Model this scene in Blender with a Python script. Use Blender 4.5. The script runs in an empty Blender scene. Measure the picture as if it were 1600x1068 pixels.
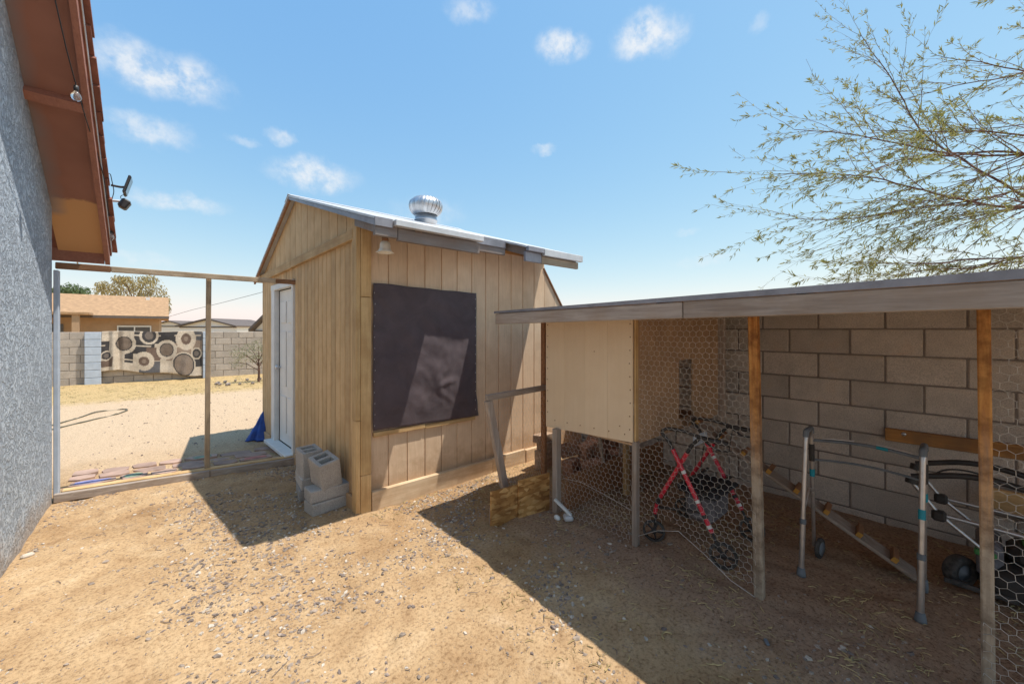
import bpy, bmesh, math, random
from mathutils import Vector, Matrix, noise
random.seed(7)
R = math.radians
scene = bpy.context.scene
C = scene.collection

# ------------------------------------------------------------------ camera
CAMH = 1.46
YAW = R(41.16)
cd = bpy.data.cameras.new('camera'); cam = bpy.data.objects.new('camera', cd); C.objects.link(cam)
cam.location = (0, 0, CAMH); cam.rotation_euler = (R(90), 0, -YAW)
cd.sensor_width = 36; cd.lens = 36*612/1600; cd.shift_y = -(534-515)/1600
cd.clip_start = 0.05; cd.clip_end = 3000
scene.camera = cam
FW = Vector((math.sin(YAW), math.cos(YAW), 0)); RT = Vector((math.cos(YAW), -math.sin(YAW), 0))
def at(px, py, Z):            # a place in the world seen at (px, py), Z metres ahead
    return Vector((0, 0, CAMH)) + FW*Z + RT*((px-800)/612*Z) + Vector((0, 0, (515-py)/612*Z))

# ------------------------------------------------------------------ world, sun, exposure
SUN_D = Vector((-0.31, 0.235, -1.0)).normalized()
sp = -SUN_D
world = bpy.data.worlds.new('World'); scene.world = world; world.use_nodes = True
wn = world.node_tree; wn.nodes.clear()
def W(t, **k):
    n = wn.nodes.new(t)
    for a, b in k.items(): setattr(n, a, b)
    return n
sky = W('ShaderNodeTexSky', sky_type='NISHITA', sun_disc=False)
sky.sun_elevation = math.asin(sp.z); sky.sun_rotation = math.atan2(sp.x, sp.y)
sky.air_density = 1.35; sky.dust_density = 0.5; sky.ozone_density = 2.2; sky.altitude = 300
tc = W('ShaderNodeTexCoord')
nz = W('ShaderNodeTexNoise'); nz.inputs['Scale'].default_value = 11; nz.inputs['Detail'].default_value = 5; nz.inputs['Roughness'].default_value = .62
wn.links.new(tc.outputs['Generated'], nz.inputs['Vector'])
off = W('ShaderNodeVectorMath', operation='MULTIPLY_ADD')
off.inputs[1].default_value = (.07, .07, .07); off.inputs[2].default_value = (-.035, -.035, -.035)
wn.links.new(nz.outputs['Color'], off.inputs[0])
add = W('ShaderNodeVectorMath', operation='ADD')
wn.links.new(tc.outputs['Generated'], add.inputs[0]); wn.links.new(off.outputs[0], add.inputs[1])
clouds = [(250,112,105,42,.85),(235,205,62,26,.6),(490,272,78,27,.75),(435,210,30,13,.5),(380,220,22,9,.3),(270,312,75,15,.55),
          (735,12,48,20,.45),(880,72,50,26,.8),(1012,56,64,34,.85),(845,237,22,9,.5),(225,408,40,12,.45),(670,335,62,26,.3),
          (1190,40,18,14,.25),(1075,362,22,8,.25),(1420,395,120,16,.3),(1100,405,60,10,.25),(-250,150,120,50,.7),(1900,60,120,46,.6)]
acc = None
for (px, py, a, b, s) in clouds:
    d = (at(px, py, 1) - Vector((0, 0, CAMH))); L = d.length; d.normalize()
    r = d.cross(Vector((0, 0, 1))).normalized(); u = r.cross(d)
    sub = W('ShaderNodeVectorMath', operation='SUBTRACT'); sub.inputs[1].default_value = d
    wn.links.new(add.outputs[0], sub.inputs[0])
    k = 612*L
    outs = []
    for v, e in ((r, a*.72), (u, b*.78), (d, k*.25)):
        dt = W('ShaderNodeVectorMath', operation='DOT_PRODUCT'); dt.inputs[1].default_value = v*(k/e*(.72 if e != k*.25 else 1))
        wn.links.new(sub.outputs[0], dt.inputs[0]); outs.append(dt)
    cx = W('ShaderNodeCombineXYZ')
    for i in range(3): wn.links.new(outs[i].outputs['Value'], cx.inputs[i])
    ln = W('ShaderNodeVectorMath', operation='LENGTH'); wn.links.new(cx.outputs[0], ln.inputs[0])
    mr = W('ShaderNodeMapRange', interpolation_type='SMOOTHSTEP')
    mr.inputs['From Min'].default_value = 1.05; mr.inputs['From Max'].default_value = .25
    mr.inputs['To Min'].default_value = 0; mr.inputs['To Max'].default_value = s
    wn.links.new(ln.outputs['Value'], mr.inputs['Value'])
    if acc is None: acc = mr.outputs[0]
    else:
        m = W('ShaderNodeMath', operation='MAXIMUM'); wn.links.new(acc, m.inputs[0]); wn.links.new(mr.outputs[0], m.inputs[1]); acc = m.outputs[0]
nz2 = W('ShaderNodeTexNoise'); nz2.inputs['Scale'].default_value = 33; nz2.inputs['Detail'].default_value = 6; nz2.inputs['Roughness'].default_value = .6
wn.links.new(tc.outputs['Generated'], nz2.inputs['Vector'])
mr2 = W('ShaderNodeMapRange'); mr2.inputs['From Min'].default_value = .36; mr2.inputs['From Max'].default_value = .6; mr2.inputs['To Min'].default_value = .22; mr2.inputs['To Max'].default_value = 1
wn.links.new(nz2.outputs['Fac'], mr2.inputs['Value'])
mm = W('ShaderNodeMath', operation='MULTIPLY'); wn.links.new(acc, mm.inputs[0]); wn.links.new(mr2.outputs[0], mm.inputs[1])
mixc = W('ShaderNodeMix', data_type='RGBA')
wn.links.new(mm.outputs[0], mixc.inputs['Factor']); 
sepc = W('ShaderNodeSeparateColor'); comc = W('ShaderNodeCombineColor'); wn.links.new(sky.outputs[0], sepc.inputs[0])
for i, (gmm, gain) in enumerate(((.98, .40), (.64, .69), (.25, 1.44))):      # whole-sky colour response
    pw = W('ShaderNodeMath', operation='POWER'); pw.inputs[1].default_value = gmm; wn.links.new(sepc.outputs[i], pw.inputs[0])
    ml = W('ShaderNodeMath', operation='MULTIPLY'); ml.inputs[1].default_value = gain; wn.links.new(pw.outputs[0], ml.inputs[0]); wn.links.new(ml.outputs[0], comc.inputs[i])
wn.links.new(comc.outputs[0], mixc.inputs['A'])
mixc.inputs['B'].default_value = (2.2, 2.25, 2.3, 1)
bg = W('ShaderNodeBackground'); bg.inputs['Strength'].default_value = 0.15
wo = W('ShaderNodeOutputWorld')
wn.links.new(mixc.outputs['Result'], bg.inputs['Color']); wn.links.new(bg.outputs[0], wo.inputs['Surface'])

sl = bpy.data.lights.new('sun', 'SUN'); sl.energy = 2.0; sl.angle = R(.53); sl.color = (1, .94, .85)
so = bpy.data.objects.new('sun', sl); C.objects.link(so)
so.rotation_euler = SUN_D.to_track_quat('-Z', 'Y').to_euler(); so.location = (4, -3, 12)
vs = scene.view_settings
vs.view_transform = 'Standard'; vs.look = 'None'; vs.gamma = 1; vs.exposure = 1.47
scene.render.engine = 'CYCLES'
scene.cycles.max_bounces = 10; scene.cycles.diffuse_bounces = 8

# ------------------------------------------------------------------ materials
def newmat(name):
    m = bpy.data.materials.new(name); m.use_nodes = True
    nt = m.node_tree; b = nt.nodes['Principled BSDF']
    return m, nt, b
def N(nt, t, **k):
    n = nt.nodes.new(t)
    for a, b in k.items(): setattr(n, a, b)
    return n
def ramp(nt, stops):
    r = N(nt, 'ShaderNodeValToRGB'); e = r.color_ramp.elements
    while len(e) < len(stops): e.new(.5)
    for x, (p, c) in zip(e, stops): x.position = p; x.color = (*c, 1)
    return r
def objvec(nt, scale=(1, 1, 1), rnd=8.0):
    t = N(nt, 'ShaderNodeTexCoord'); oi = N(nt, 'ShaderNodeObjectInfo')
    m = N(nt, 'ShaderNodeMath', operation='MULTIPLY'); m.inputs[1].default_value = rnd
    nt.links.new(oi.outputs['Random'], m.inputs[0])
    a = N(nt, 'ShaderNodeVectorMath', operation='ADD')
    nt.links.new(t.outputs['Object'], a.inputs[0]); nt.links.new(m.outputs[0], a.inputs[1])
    mp = N(nt, 'ShaderNodeMapping'); mp.inputs['Scale'].default_value = scale
    nt.links.new(a.outputs[0], mp.inputs['Vector'])
    return mp.outputs[0], oi
def noisen(nt, vec, sc, det=4, rough=.55, dist=0):
    n = N(nt, 'ShaderNodeTexNoise'); n.inputs['Scale'].default_value = sc; n.inputs['Detail'].default_value = det
    n.inputs['Roughness'].default_value = rough; n.inputs['Distortion'].default_value = dist
    if vec is not None: nt.links.new(vec, n.inputs['Vector'])
    return n
def mixn(nt, f, a, b, mode='MIX'):
    m = N(nt, 'ShaderNodeMix', data_type='RGBA', blend_type=mode)
    for k, v in (('Factor', f), ('A', a), ('B', b)):
        if isinstance(v, (int, float)): m.inputs[k].default_value = v if k == 'Factor' else (v, v, v, 1)
        elif isinstance(v, tuple): m.inputs[k].default_value = (*v, 1)
        else: nt.links.new(v, m.inputs[k])
    return m.outputs['Result']
def bump(nt, b, h, strength=.3, dist=.01):
    bp = N(nt, 'ShaderNodeBump'); bp.inputs['Strength'].default_value = strength; bp.inputs['Distance'].default_value = dist
    nt.links.new(h, bp.inputs['Height']); nt.links.new(bp.outputs[0], b.inputs['Normal'])
def tonevar(nt, oi, col, lo=.82, hi=1.12):
    mr = N(nt, 'ShaderNodeMapRange'); mr.inputs['To Min'].default_value = lo; mr.inputs['To Max'].default_value = hi
    nt.links.new(oi.outputs['Random'], mr.inputs['Value'])
    return mixn(nt, 1.0, col, mr.outputs[0], 'MULTIPLY')
def wood(name, dark, light, axis='z', rough=.8, stain=None, stainamt=.5, grain=1.0, bmp=.35, tone=(.82, 1.12), splash=False):
    m, nt, b = newmat(name)
    s = {'x': (.9, 14, 14), 'y': (14, .9, 14), 'z': (14, 14, .9)}[axis]
    v, oi = objvec(nt, s)
    n1 = noisen(nt, v, 3.2*grain, 6, .65, .5)
    rp = ramp(nt, [(.3, dark), (.68, light)]); nt.links.new(n1.outputs['Fac'], rp.inputs[0])
    col = rp.outputs[0]
    v2, _ = objvec(nt, (1, 1, 1), 3)
    n2 = noisen(nt, v2, 4.5, 4, .6)
    if stain:
        r2 = ramp(nt, [(.42, (0, 0, 0)), (.66, (stainamt,)*3)]); nt.links.new(n2.outputs['Fac'], r2.inputs[0])
        col = mixn(nt, r2.outputs[0], col, stain)
    if splash:                 # dusty rain splash along the foot and rusty runs from nails
        t = N(nt, 'ShaderNodeTexCoord'); sx = N(nt, 'ShaderNodeSeparateXYZ'); nt.links.new(t.outputs['Object'], sx.inputs[0])
        n5 = noisen(nt, t.outputs['Object'], 6, 5, .65)
        a = N(nt, 'ShaderNodeMath', operation='MULTIPLY_ADD'); a.inputs[1].default_value = -.7; nt.links.new(n5.outputs['Fac'], a.inputs[0]); nt.links.new(sx.outputs['Z'], a.inputs[2])
        q = N(nt, 'ShaderNodeMapRange', interpolation_type='SMOOTHSTEP'); q.inputs['From Min'].default_value = .08; q.inputs['From Max'].default_value = -.22; q.inputs['To Max'].default_value = .7
        nt.links.new(a.outputs[0], q.inputs['Value'])
        col = mixn(nt, q.outputs[0], col, (.44, .28, .16))
        mp = N(nt, 'ShaderNodeMapping'); mp.inputs['Scale'].default_value = (22, 22, 1.1); nt.links.new(t.outputs['Object'], mp.inputs['Vector'])
        n6 = noisen(nt, mp.outputs[0], 1.6, 5, .7)
        r6 = ramp(nt, [(.60, (0, 0, 0)), (.74, (.55,)*3)]); nt.links.new(n6.outputs['Fac'], r6.inputs[0])
        col = mixn(nt, r6.outputs[0], col, tuple(c*.62 for c in dark))
    col = tonevar(nt, oi, col, *tone)
    nt.links.new(col, b.inputs['Base Color']); b.inputs['Roughness'].default_value = rough
    bump(nt, b, n1.outputs['Fac'], bmp, .004)
    return m
def plain(name, col, rough=.6, metal=0, var=.12, sc=12, bmp=0, spec=None, tone=None):
    m, nt, b = newmat(name)
    v, oi = objvec(nt)
    n = noisen(nt, v, sc, 5, .6)
    lo = tuple(c*(1-var*1.6) for c in col); hi = tuple(min(1, c*(1+var)) for c in col)
    rp = ramp(nt, [(.3, lo), (.7, hi)]); nt.links.new(n.outputs['Fac'], rp.inputs[0])
    c = rp.outputs[0]
    if tone: c = tonevar(nt, oi, c, *tone)
    nt.links.new(c, b.inputs['Base Color'])
    b.inputs['Roughness'].default_value = rough; b.inputs['Metallic'].default_value = metal
    if spec is not None: b.inputs['Specular IOR Level'].default_value = spec
    if bmp: bump(nt, b, n.outputs['Fac'], bmp, .006)
    return m
M = {}
for ax in 'xyz':
    M['lumber_'+ax] = wood('new_lumber_'+ax, (.50, .31, .13), (.68, .47, .235), ax, .75, (.40, .23, .09), .6)
    M['grey_'+ax] = wood('weathered_wood_'+ax, (.25, .20, .17), (.46, .39, .33), ax, .9, (.30, .21, .14), .5)
    M['orange_'+ax] = wood('orange_wood_'+ax, (.42, .165, .035), (.62, .31, .09), ax, .75, (.24, .13, .06), .7)
def aged():
    m, nt, b = newmat('aged_post')
    v, oi = objvec(nt, (14, 14, .9)); n1 = noisen(nt, v, 3.2, 6, .65, .5)
    r1 = ramp(nt, [(.3, (.30, .24, .18)), (.68, (.52, .43, .32))]); r2 = ramp(nt, [(.3, (.38, .14, .03)), (.68, (.64, .32, .09))])
    for r_ in (r1, r2): nt.links.new(n1.outputs['Fac'], r_.inputs[0])
    t = N(nt, 'ShaderNodeTexCoord'); sx = N(nt, 'ShaderNodeSeparateXYZ'); nt.links.new(t.outputs['Object'], sx.inputs[0])
    a = N(nt, 'ShaderNodeMath', operation='MULTIPLY_ADD'); a.inputs[1].default_value = .9; nt.links.new(n1.outputs['Fac'], a.inputs[0]); nt.links.new(sx.outputs['Z'], a.inputs[2])
    q = N(nt, 'ShaderNodeMapRange', interpolation_type='SMOOTHSTEP'); q.inputs['From Min'].default_value = .95; q.inputs['From Max'].default_value = 1.6; nt.links.new(a.outputs[0], q.inputs['Value'])
    n7 = noisen(nt, t.outputs['Object'], 9, 5, .7); r7 = ramp(nt, [(.38, (.5, .45, .42)), (.58, (1, 1, 1))]); nt.links.new(n7.outputs['Fac'], r7.inputs[0])
    nt.links.new(mixn(nt, 1.0, mixn(nt, q.outputs[0], r1.outputs[0], r2.outputs[0]), r7.outputs[0], 'MULTIPLY'), b.inputs['Base Color']); b.inputs['Roughness'].default_value = .8
    bump(nt, b, n1.outputs['Fac'], .4, .004); return m
M['aged_post'] = aged()
M['pale_x'] = wood('pale_board', (.58, .41, .25), (.74, .57, .38), 'x', .8, (.46, .30, .17), .6)
M['tan_x'] = wood('sun_bleached_lumber_x', (.34, .25, .16), (.54, .43, .30), 'x', .85, (.25, .18, .12), .6)
M['tan_z'] = wood('sun_bleached_lumber_z', (.30, .22, .14), (.48, .37, .25), 'z', .85, (.22, .16, .11), .6)
M['brown_x'] = wood('brown_board', (.20, .09, .04), (.34, .17, .08), 'x')
M['trim_grey'] = wood('fascia_grey_paint', (.17, .145, .135), (.27, .235, .215), 'x', .7, (.20, .13, .09), .5)
M['fascia'] = wood('red_brown_fascia', (.30, .12, .078), (.40, .17, .11), 'y', .65, None, 0, 1, .2)
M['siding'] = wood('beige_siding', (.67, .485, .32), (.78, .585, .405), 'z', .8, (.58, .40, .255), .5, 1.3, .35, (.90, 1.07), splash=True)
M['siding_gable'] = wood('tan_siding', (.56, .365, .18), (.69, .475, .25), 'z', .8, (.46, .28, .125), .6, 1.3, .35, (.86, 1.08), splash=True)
M['panel'] = wood('cream_panel', (.76, .60, .41), (.80, .64, .45), 'z', .75, (.70, .53, .35), .35, .8, .12, (.97, 1.03))
M['ply'] = wood('plywood', (.42, .27, .16), (.54, .37, .23), 'z', .8, (.34, .21, .12), .5)
M['galv'] = plain('galvanised_steel', (.60, .61, .63), .38, .85, .15, 6)
M['galvpaint'] = plain('white_metal_edge', (.62, .62, .62), .45, .25, .10, 9)
M['greymetal'] = plain('grey_roof_metal', (.30, .295, .32), .5, .4, .18, 8)
M['alu'] = plain('brushed_aluminium', (.60, .57, .55), .36, .85, .10, 20)
M['red'] = plain('red_enamel', (.62, .03, .055), .3, 0, .12)
M['white'] = plain('white_paint', (.74, .73, .70), .5, 0, .06, 6)
M['door'] = plain('white_door_paint', (.76, .74, .70), .45, 0, .05, 4)
M['black'] = plain('black_plastic', (.038, .035, .034), .5, 0, .35)
M['rubber'] = plain('black_rubber', (.075, .068, .062), .85, 0, .4, 30, .3)
M['teal'] = plain('teal_tape', (.01, .28, .36), .5, 0, .1)
M['greyrubber'] = plain('grey_rubber', (.16, .18, .20), .75, 0, .15)
M['fabric'] = plain('black_fabric', (.03, .03, .034), .9, 0, .3, 30)
M['pouch'] = plain('grey_fabric', (.16, .15, .16), .9, 0, .25, 30)
M['blue'] = plain('blue_tarpaulin', (.012, .06, .30), .45, 0, .2)
M['wire'] = plain('galvanised_wire', (.62, .59, .54), .5, .15, .2, 30)
M['brick'] = plain('tan_brick', (.42, .29, .20), .9, 0, .25, 25, .4, None, (.8, 1.15))
M['brickred'] = plain('red_brick', (.44, .23, .14), .9, 0, .3, 25, .4, None, (.7, 1.2))
M['tile'] = plain('clay_tile', (.27, .10, .065), .8, 0, .22, 9, .3, None, (.75, 1.2))
M['stone'] = plain('flagstone', (.40, .27, .21), .9, 0, .2, 6, .3, None, (.85, 1.15))
for nme, c in (('purple', (.36, .25, .45)), ('redp', (.45, .17, .13)), ('greenp', (.28, .38, .26)), ('bluep', (.25, .25, .46)), ('tealp', (.24, .36, .34))):
    M['st_'+nme] = plain('painted_stone_'+nme, c, .8, 0, .4, 8)
M['cable'] = plain('black_cable', (.02, .018, .018), .5)
M['hose'] = plain('garden_hose', (.12, .11, .075), .6)
M['gravel'] = plain('gravel', (.33, .265, .215), .9, 0, .35, 18, .2)
M['gravel_dark'] = plain('slate_chips', (.23, .18, .155), .85, 0, .35, 18, .2)
M['gravel_pale'] = plain('pale_chips', (.55, .48, .40), .9, 0, .2, 18, .2)
M['straw'] = plain('straw', (.48, .36, .17), .85, 0, .3, 20)
M['bark'] = plain('tree_bark', (.16, .085, .06), .9, 0, .3, 15)
M['rock'] = plain('rock', (.25, .20, .17), .9, 0, .35, 12, .4, None, (.6, 1.3))
M['tanwall'] = plain('tan_stucco', (.42, .275, .165), .9, 0, .06, 3)
M['shingle'] = plain('tan_shingle', (.42, .255, .135), .95, 0, .18, 5, .3)
M['whitewall'] = plain('white_siding_far', (.82, .79, .75), .8, 0, .05)
M['darkroof'] = plain('dark_roof_edge', (.14, .11, .095), .8)
M['farpane'] = plain('dark_window', (.10, .09, .085), .3)
M['greenpl'] = plain('green_plastic', (.06, .24, .07), .45)
M['orangeend'] = plain('orange_wood_end', (.50, .25, .04), .7, 0, .2)
M['mortar'] = plain('mortar', (.235, .20, .175), .95, 0, .12, 20, .3)
M['lightblue'] = plain('pale_blue_painted_block', (.46, .52, .60), .85, 0, .08, 10, .25)
M['dark'] = plain('shed_interior', (.03, .028, .026), .9)

def cmu(name, c, warm):
    m, nt, b = newmat(name)
    v, oi = objvec(nt, (1, 1, 1), 20)
    n1 = noisen(nt, v, 5, 4, .6); n2 = noisen(nt, v, 160, 3, .7)
    rp = ramp(nt, [(.3, tuple(x*.80 for x in c)), (.6, c), (.8, warm)]); nt.links.new(n1.outputs['Fac'], rp.inputs[0])
    r2 = ramp(nt, [(.3, (.62,)*3), (.58, (1.06,)*3)]); nt.links.new(n2.outputs['Fac'], r2.inputs[0])
    col = mixn(nt, 1.0, rp.outputs[0], r2.outputs[0], 'MULTIPLY')
    col = tonevar(nt, oi, col, .84, 1.12)
    nt.links.new(col, b.inputs['Base Color']); b.inputs['Roughness'].default_value = .95
    bump(nt, b, n2.outputs['Fac'], .6, .004)
    return m
M['cmu'] = cmu('concrete_block', (.63, .55, .47), (.63, .50, .385))
M['cmufar'] = cmu('tan_block', (.47, .405, .34), (.46, .37, .28))
M['cinder'] = cmu('cinder_block', (.47, .435, .40), (.48, .41, .35))

def stucco():
    m, nt, b = newmat('blue_grey_stucco')
    v, oi = objvec(nt, (1, 1, 1), 0)
    n1 = noisen(nt, v, 21, 5, .6, 1.6); n2 = noisen(nt, v, 110, 3, .6); n3 = noisen(nt, v, 1.4, 3)
    rp = ramp(nt, [(.33, (.36, .42, .50)), (.6, (.56, .635, .715))]); nt.links.new(n1.outputs['Fac'], rp.inputs[0])
    r3 = ramp(nt, [(.3, (.86, .86, .86)), (.7, (1.05, 1.05, 1.05))]); nt.links.new(n3.outputs['Fac'], r3.inputs[0])
    col = mixn(nt, 1.0, rp.outputs[0], r3.outputs[0], 'MULTIPLY')
    t = N(nt, 'ShaderNodeTexCoord'); sx = N(nt, 'ShaderNodeSeparateXYZ'); nt.links.new(t.outputs['Object'], sx.inputs[0]); n5 = noisen(nt, v, 5, 5, .65)
    a = N(nt, 'ShaderNodeMath', operation='MULTIPLY_ADD'); a.inputs[1].default_value = -.5; nt.links.new(n5.outputs['Fac'], a.inputs[0]); nt.links.new(sx.outputs['Z'], a.inputs[2])
    q = N(nt, 'ShaderNodeMapRange', interpolation_type='SMOOTHSTEP'); q.inputs['From Min'].default_value = .0; q.inputs['From Max'].default_value = -.26; q.inputs['To Max'].default_value = .55; nt.links.new(a.outputs[0], q.inputs['Value'])
    nt.links.new(mixn(nt, q.outputs[0], col, (.44, .32, .21)), b.inputs['Base Color'])
    b.inputs['Roughness'].default_value = .9
    r1 = ramp(nt, [(.36, (0, 0, 0)), (.56, (1, 1, 1))]); nt.links.new(n1.outputs['Fac'], r1.inputs[0])
    h = mixn(nt, .25, r1.outputs[0], n2.outputs['Fac'])
    bump(nt, b, h, 1.0, .014)
    return m
M['stucco'] = stucco()

def soffit():          # red-brown paint with warm bounced light painted in at the eave end, and a grey smudge
    m, nt, b = newmat('painted_soffit')
    t = N(nt, 'ShaderNodeTexCoord'); sx = N(nt, 'ShaderNodeSeparateXYZ'); nt.links.new(t.outputs['Object'], sx.inputs[0])
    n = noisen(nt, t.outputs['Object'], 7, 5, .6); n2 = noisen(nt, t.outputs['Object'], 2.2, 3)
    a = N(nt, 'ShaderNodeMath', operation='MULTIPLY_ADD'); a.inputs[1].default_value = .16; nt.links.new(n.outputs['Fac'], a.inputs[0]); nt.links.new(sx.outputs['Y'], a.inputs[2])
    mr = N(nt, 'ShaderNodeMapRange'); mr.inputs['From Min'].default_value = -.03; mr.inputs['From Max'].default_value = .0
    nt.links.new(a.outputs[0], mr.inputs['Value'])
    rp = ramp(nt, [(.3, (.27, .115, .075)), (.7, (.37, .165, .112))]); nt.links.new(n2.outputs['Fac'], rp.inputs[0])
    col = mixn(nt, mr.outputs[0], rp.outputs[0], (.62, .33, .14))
    # grey smudge along the wall joint
    b1 = N(nt, 'ShaderNodeMath', operation='MULTIPLY_ADD'); b1.inputs[1].default_value = .25; nt.links.new(n2.outputs['Fac'], b1.inputs[0]); nt.links.new(sx.outputs['X'], b1.inputs[2])
    m2 = N(nt, 'ShaderNodeMapRange'); m2.inputs['From Min'].default_value = .22; m2.inputs['From Max'].default_value = .12; m2.inputs['To Max'].default_value = .8
    nt.links.new(b1.outputs[0], m2.inputs['Value'])
    m3 = N(nt, 'ShaderNodeMapRange'); m3.inputs['From Min'].default_value = .16; m3.inputs['From Max'].default_value = .10
    nt.links.new(a.outputs[0], m3.inputs['Value'])
    mm = N(nt, 'ShaderNodeMath', operation='MULTIPLY'); nt.links.new(m2.outputs[0], mm.inputs[0]); nt.links.new(m3.outputs[0], mm.inputs[1])
    col = mixn(nt, mm.outputs[0], col, (.25, .225, .23))
    nt.links.new(col, b.inputs['Base Color']); b.inputs['Roughness'].default_value = .7
    bump(nt, b, n.outputs['Fac'], .2, .006)
    return m
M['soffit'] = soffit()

def ground_mat():
    m, nt, b = newmat('desert_dirt')
    t = N(nt, 'ShaderNodeTexCoord'); v = t.outputs['Object']
    big = noisen(nt, v, .55, 5, .6, .4); mid = noisen(nt, v, 4.5, 6, .62, .3); fine = noisen(nt, v, 60, 5, .7); grit = noisen(nt, v, 210, 3, .6)
    r0 = ramp(nt, [(.27, (.36, .235, .13)), (.45, (.49, .34, .195)), (.58, (.53, .38, .225)), (.74, (.61, .46, .30))]); nt.links.new(mid.outputs['Fac'], r0.inputs[0])
    r1 = ramp(nt, [(.36, (.72, .65, .58)), (.56, (1.02, 1.01, 1.0)), (.7, (1.1, 1.1, 1.1))]); nt.links.new(big.outputs['Fac'], r1.inputs[0])
    col = mixn(nt, 1.0, r0.outputs[0], r1.outputs[0], 'MULTIPLY')
    r2 = ramp(nt, [(.34, (.46, .41, .38)), (.5, (.98, .97, .96)), (.66, (1.12, 1.11, 1.1))]); nt.links.new(fine.outputs['Fac'], r2.inputs[0])
    col = mixn(nt, .8, col, r2.outputs[0], 'MULTIPLY')
    sx = N(nt, 'ShaderNodeSeparateXYZ'); nt.links.new(v, sx.inputs[0])
    # the yard beyond the gate: paler pinkish dirt, and a band of dry yellowish growth before the far wall
    def band(out, a, c, src=big, amp=1.6):
        s = N(nt, 'ShaderNodeMath', operation='MULTIPLY_ADD'); s.inputs[1].default_value = amp
        nt.links.new(src.outputs['Fac'], s.inputs[0]); nt.links.new(sx.outputs[out], s.inputs[2])
        q = N(nt, 'ShaderNodeMapRange', interpolation_type='SMOOTHSTEP'); q.inputs['From Min'].default_value = a; q.inputs['From Max'].default_value = c
        nt.links.new(s.outputs[0], q.inputs['Value']); return q.outputs[0]
    col = mixn(nt, band('Y', 6.0, 7.6), col, mixn(nt, .8, (.56, .415, .275), r2.outputs[0], 'MULTIPLY'))
    dry = mixn(nt, 1.0, (.51, .365, .18), r2.outputs[0], 'MULTIPLY')
    f = band('Y', 11.6, 12.6, mid, 1.4)
    col = mixn(nt, f, col, dry)
    # trampled soil of the pen
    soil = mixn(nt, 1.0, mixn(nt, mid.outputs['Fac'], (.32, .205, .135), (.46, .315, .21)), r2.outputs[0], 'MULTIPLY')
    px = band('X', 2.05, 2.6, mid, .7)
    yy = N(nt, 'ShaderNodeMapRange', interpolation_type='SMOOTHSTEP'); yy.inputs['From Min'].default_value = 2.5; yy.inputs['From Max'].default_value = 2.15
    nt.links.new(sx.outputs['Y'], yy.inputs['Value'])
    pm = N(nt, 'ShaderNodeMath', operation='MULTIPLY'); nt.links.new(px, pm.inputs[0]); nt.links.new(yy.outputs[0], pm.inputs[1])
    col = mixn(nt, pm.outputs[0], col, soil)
    nt.links.new(col, b.inputs['Base Color']); b.inputs['Roughness'].default_value = .97
    b.inputs['Specular IOR Level'].default_value = .15
    h = mixn(nt, .5, fine.outputs['Fac'], grit.outputs['Fac'])
    h = mixn(nt, .5, h, mid.outputs['Fac'])
    bump(nt, b, h, .8, .02)
    return m
M['ground'] = ground_mat()

def osb():
    m, nt, b = newmat('oriented_strand_board')
    v, oi = objvec(nt, (1, 1, 1), 3)
    outs = []
    for k, rt_ in enumerate((.9, -.55)):
        mp = N(nt, 'ShaderNodeMapping'); mp.inputs['Rotation'].default_value = (0, rt_, 0); mp.inputs['Scale'].default_value = (16, 16, 40); nt.links.new(v, mp.inputs['Vector'])
        vo = N(nt, 'ShaderNodeTexVoronoi'); vo.inputs['Scale'].default_value = 1.0; nt.links.new(mp.outputs[0], vo.inputs['Vector']); outs.append(vo)
    sc_ = N(nt, 'ShaderNodeSeparateColor'); nt.links.new(outs[0].outputs['Color'], sc_.inputs[0]); sd_ = N(nt, 'ShaderNodeSeparateColor'); nt.links.new(outs[1].outputs['Color'], sd_.inputs[0])
    n2 = noisen(nt, v, 5, 3, .6)
    mx_ = N(nt, 'ShaderNodeMath', operation='MAXIMUM'); nt.links.new(sc_.outputs[0], mx_.inputs[0]); nt.links.new(sd_.outputs[0], mx_.inputs[1])
    rp = ramp(nt, [(.2, (.30, .13, .035)), (.55, (.44, .21, .06)), (.8, (.58, .31, .10)), (.97, (.70, .43, .17))]); nt.links.new(mx_.outputs[0], rp.inputs[0])
    r9 = ramp(nt, [(.35, (.55, .5, .45)), (.6, (1, 1, 1))]); nt.links.new(n2.outputs['Fac'], r9.inputs[0])
    hs = mixn(nt, 1.0, rp.outputs[0], r9.outputs[0], 'MULTIPLY')
    nt.links.new(hs, b.inputs['Base Color']); b.inputs['Roughness'].default_value = .8
    bump(nt, b, n2.outputs['Fac'], .3, .004)
    return m
M['osb'] = osb()

def screen():
    m, nt, b = newmat('shade_screen_fabric')
    v, oi = objvec(nt)
    n = noisen(nt, v, 5, 4, .6, .6); w = noisen(nt, v, 240, 2)
    rp = ramp(nt, [(.3, (.068, .047, .055)), (.7, (.11, .080, .090))]); nt.links.new(n.outputs['Fac'], rp.inputs[0])
    nt.links.new(rp.outputs[0], b.inputs['Base Color']); b.inputs['Roughness'].default_value = .75
    b.inputs['Sheen Weight'].default_value = .25
    bump(nt, b, n.outputs['Fac'], .3, .02)
    tb = N(nt, 'ShaderNodeBsdfTransparent'); mx = N(nt, 'ShaderNodeMixShader'); mx.inputs[0].default_value = .12
    nt.links.new(b.outputs[0], mx.inputs[1]); nt.links.new(tb.outputs[0], mx.inputs[2]); nt.links.new(mx.outputs[0], nt.nodes['Material Output'].inputs['Surface'])
    return m
M['screen'] = screen()

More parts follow.
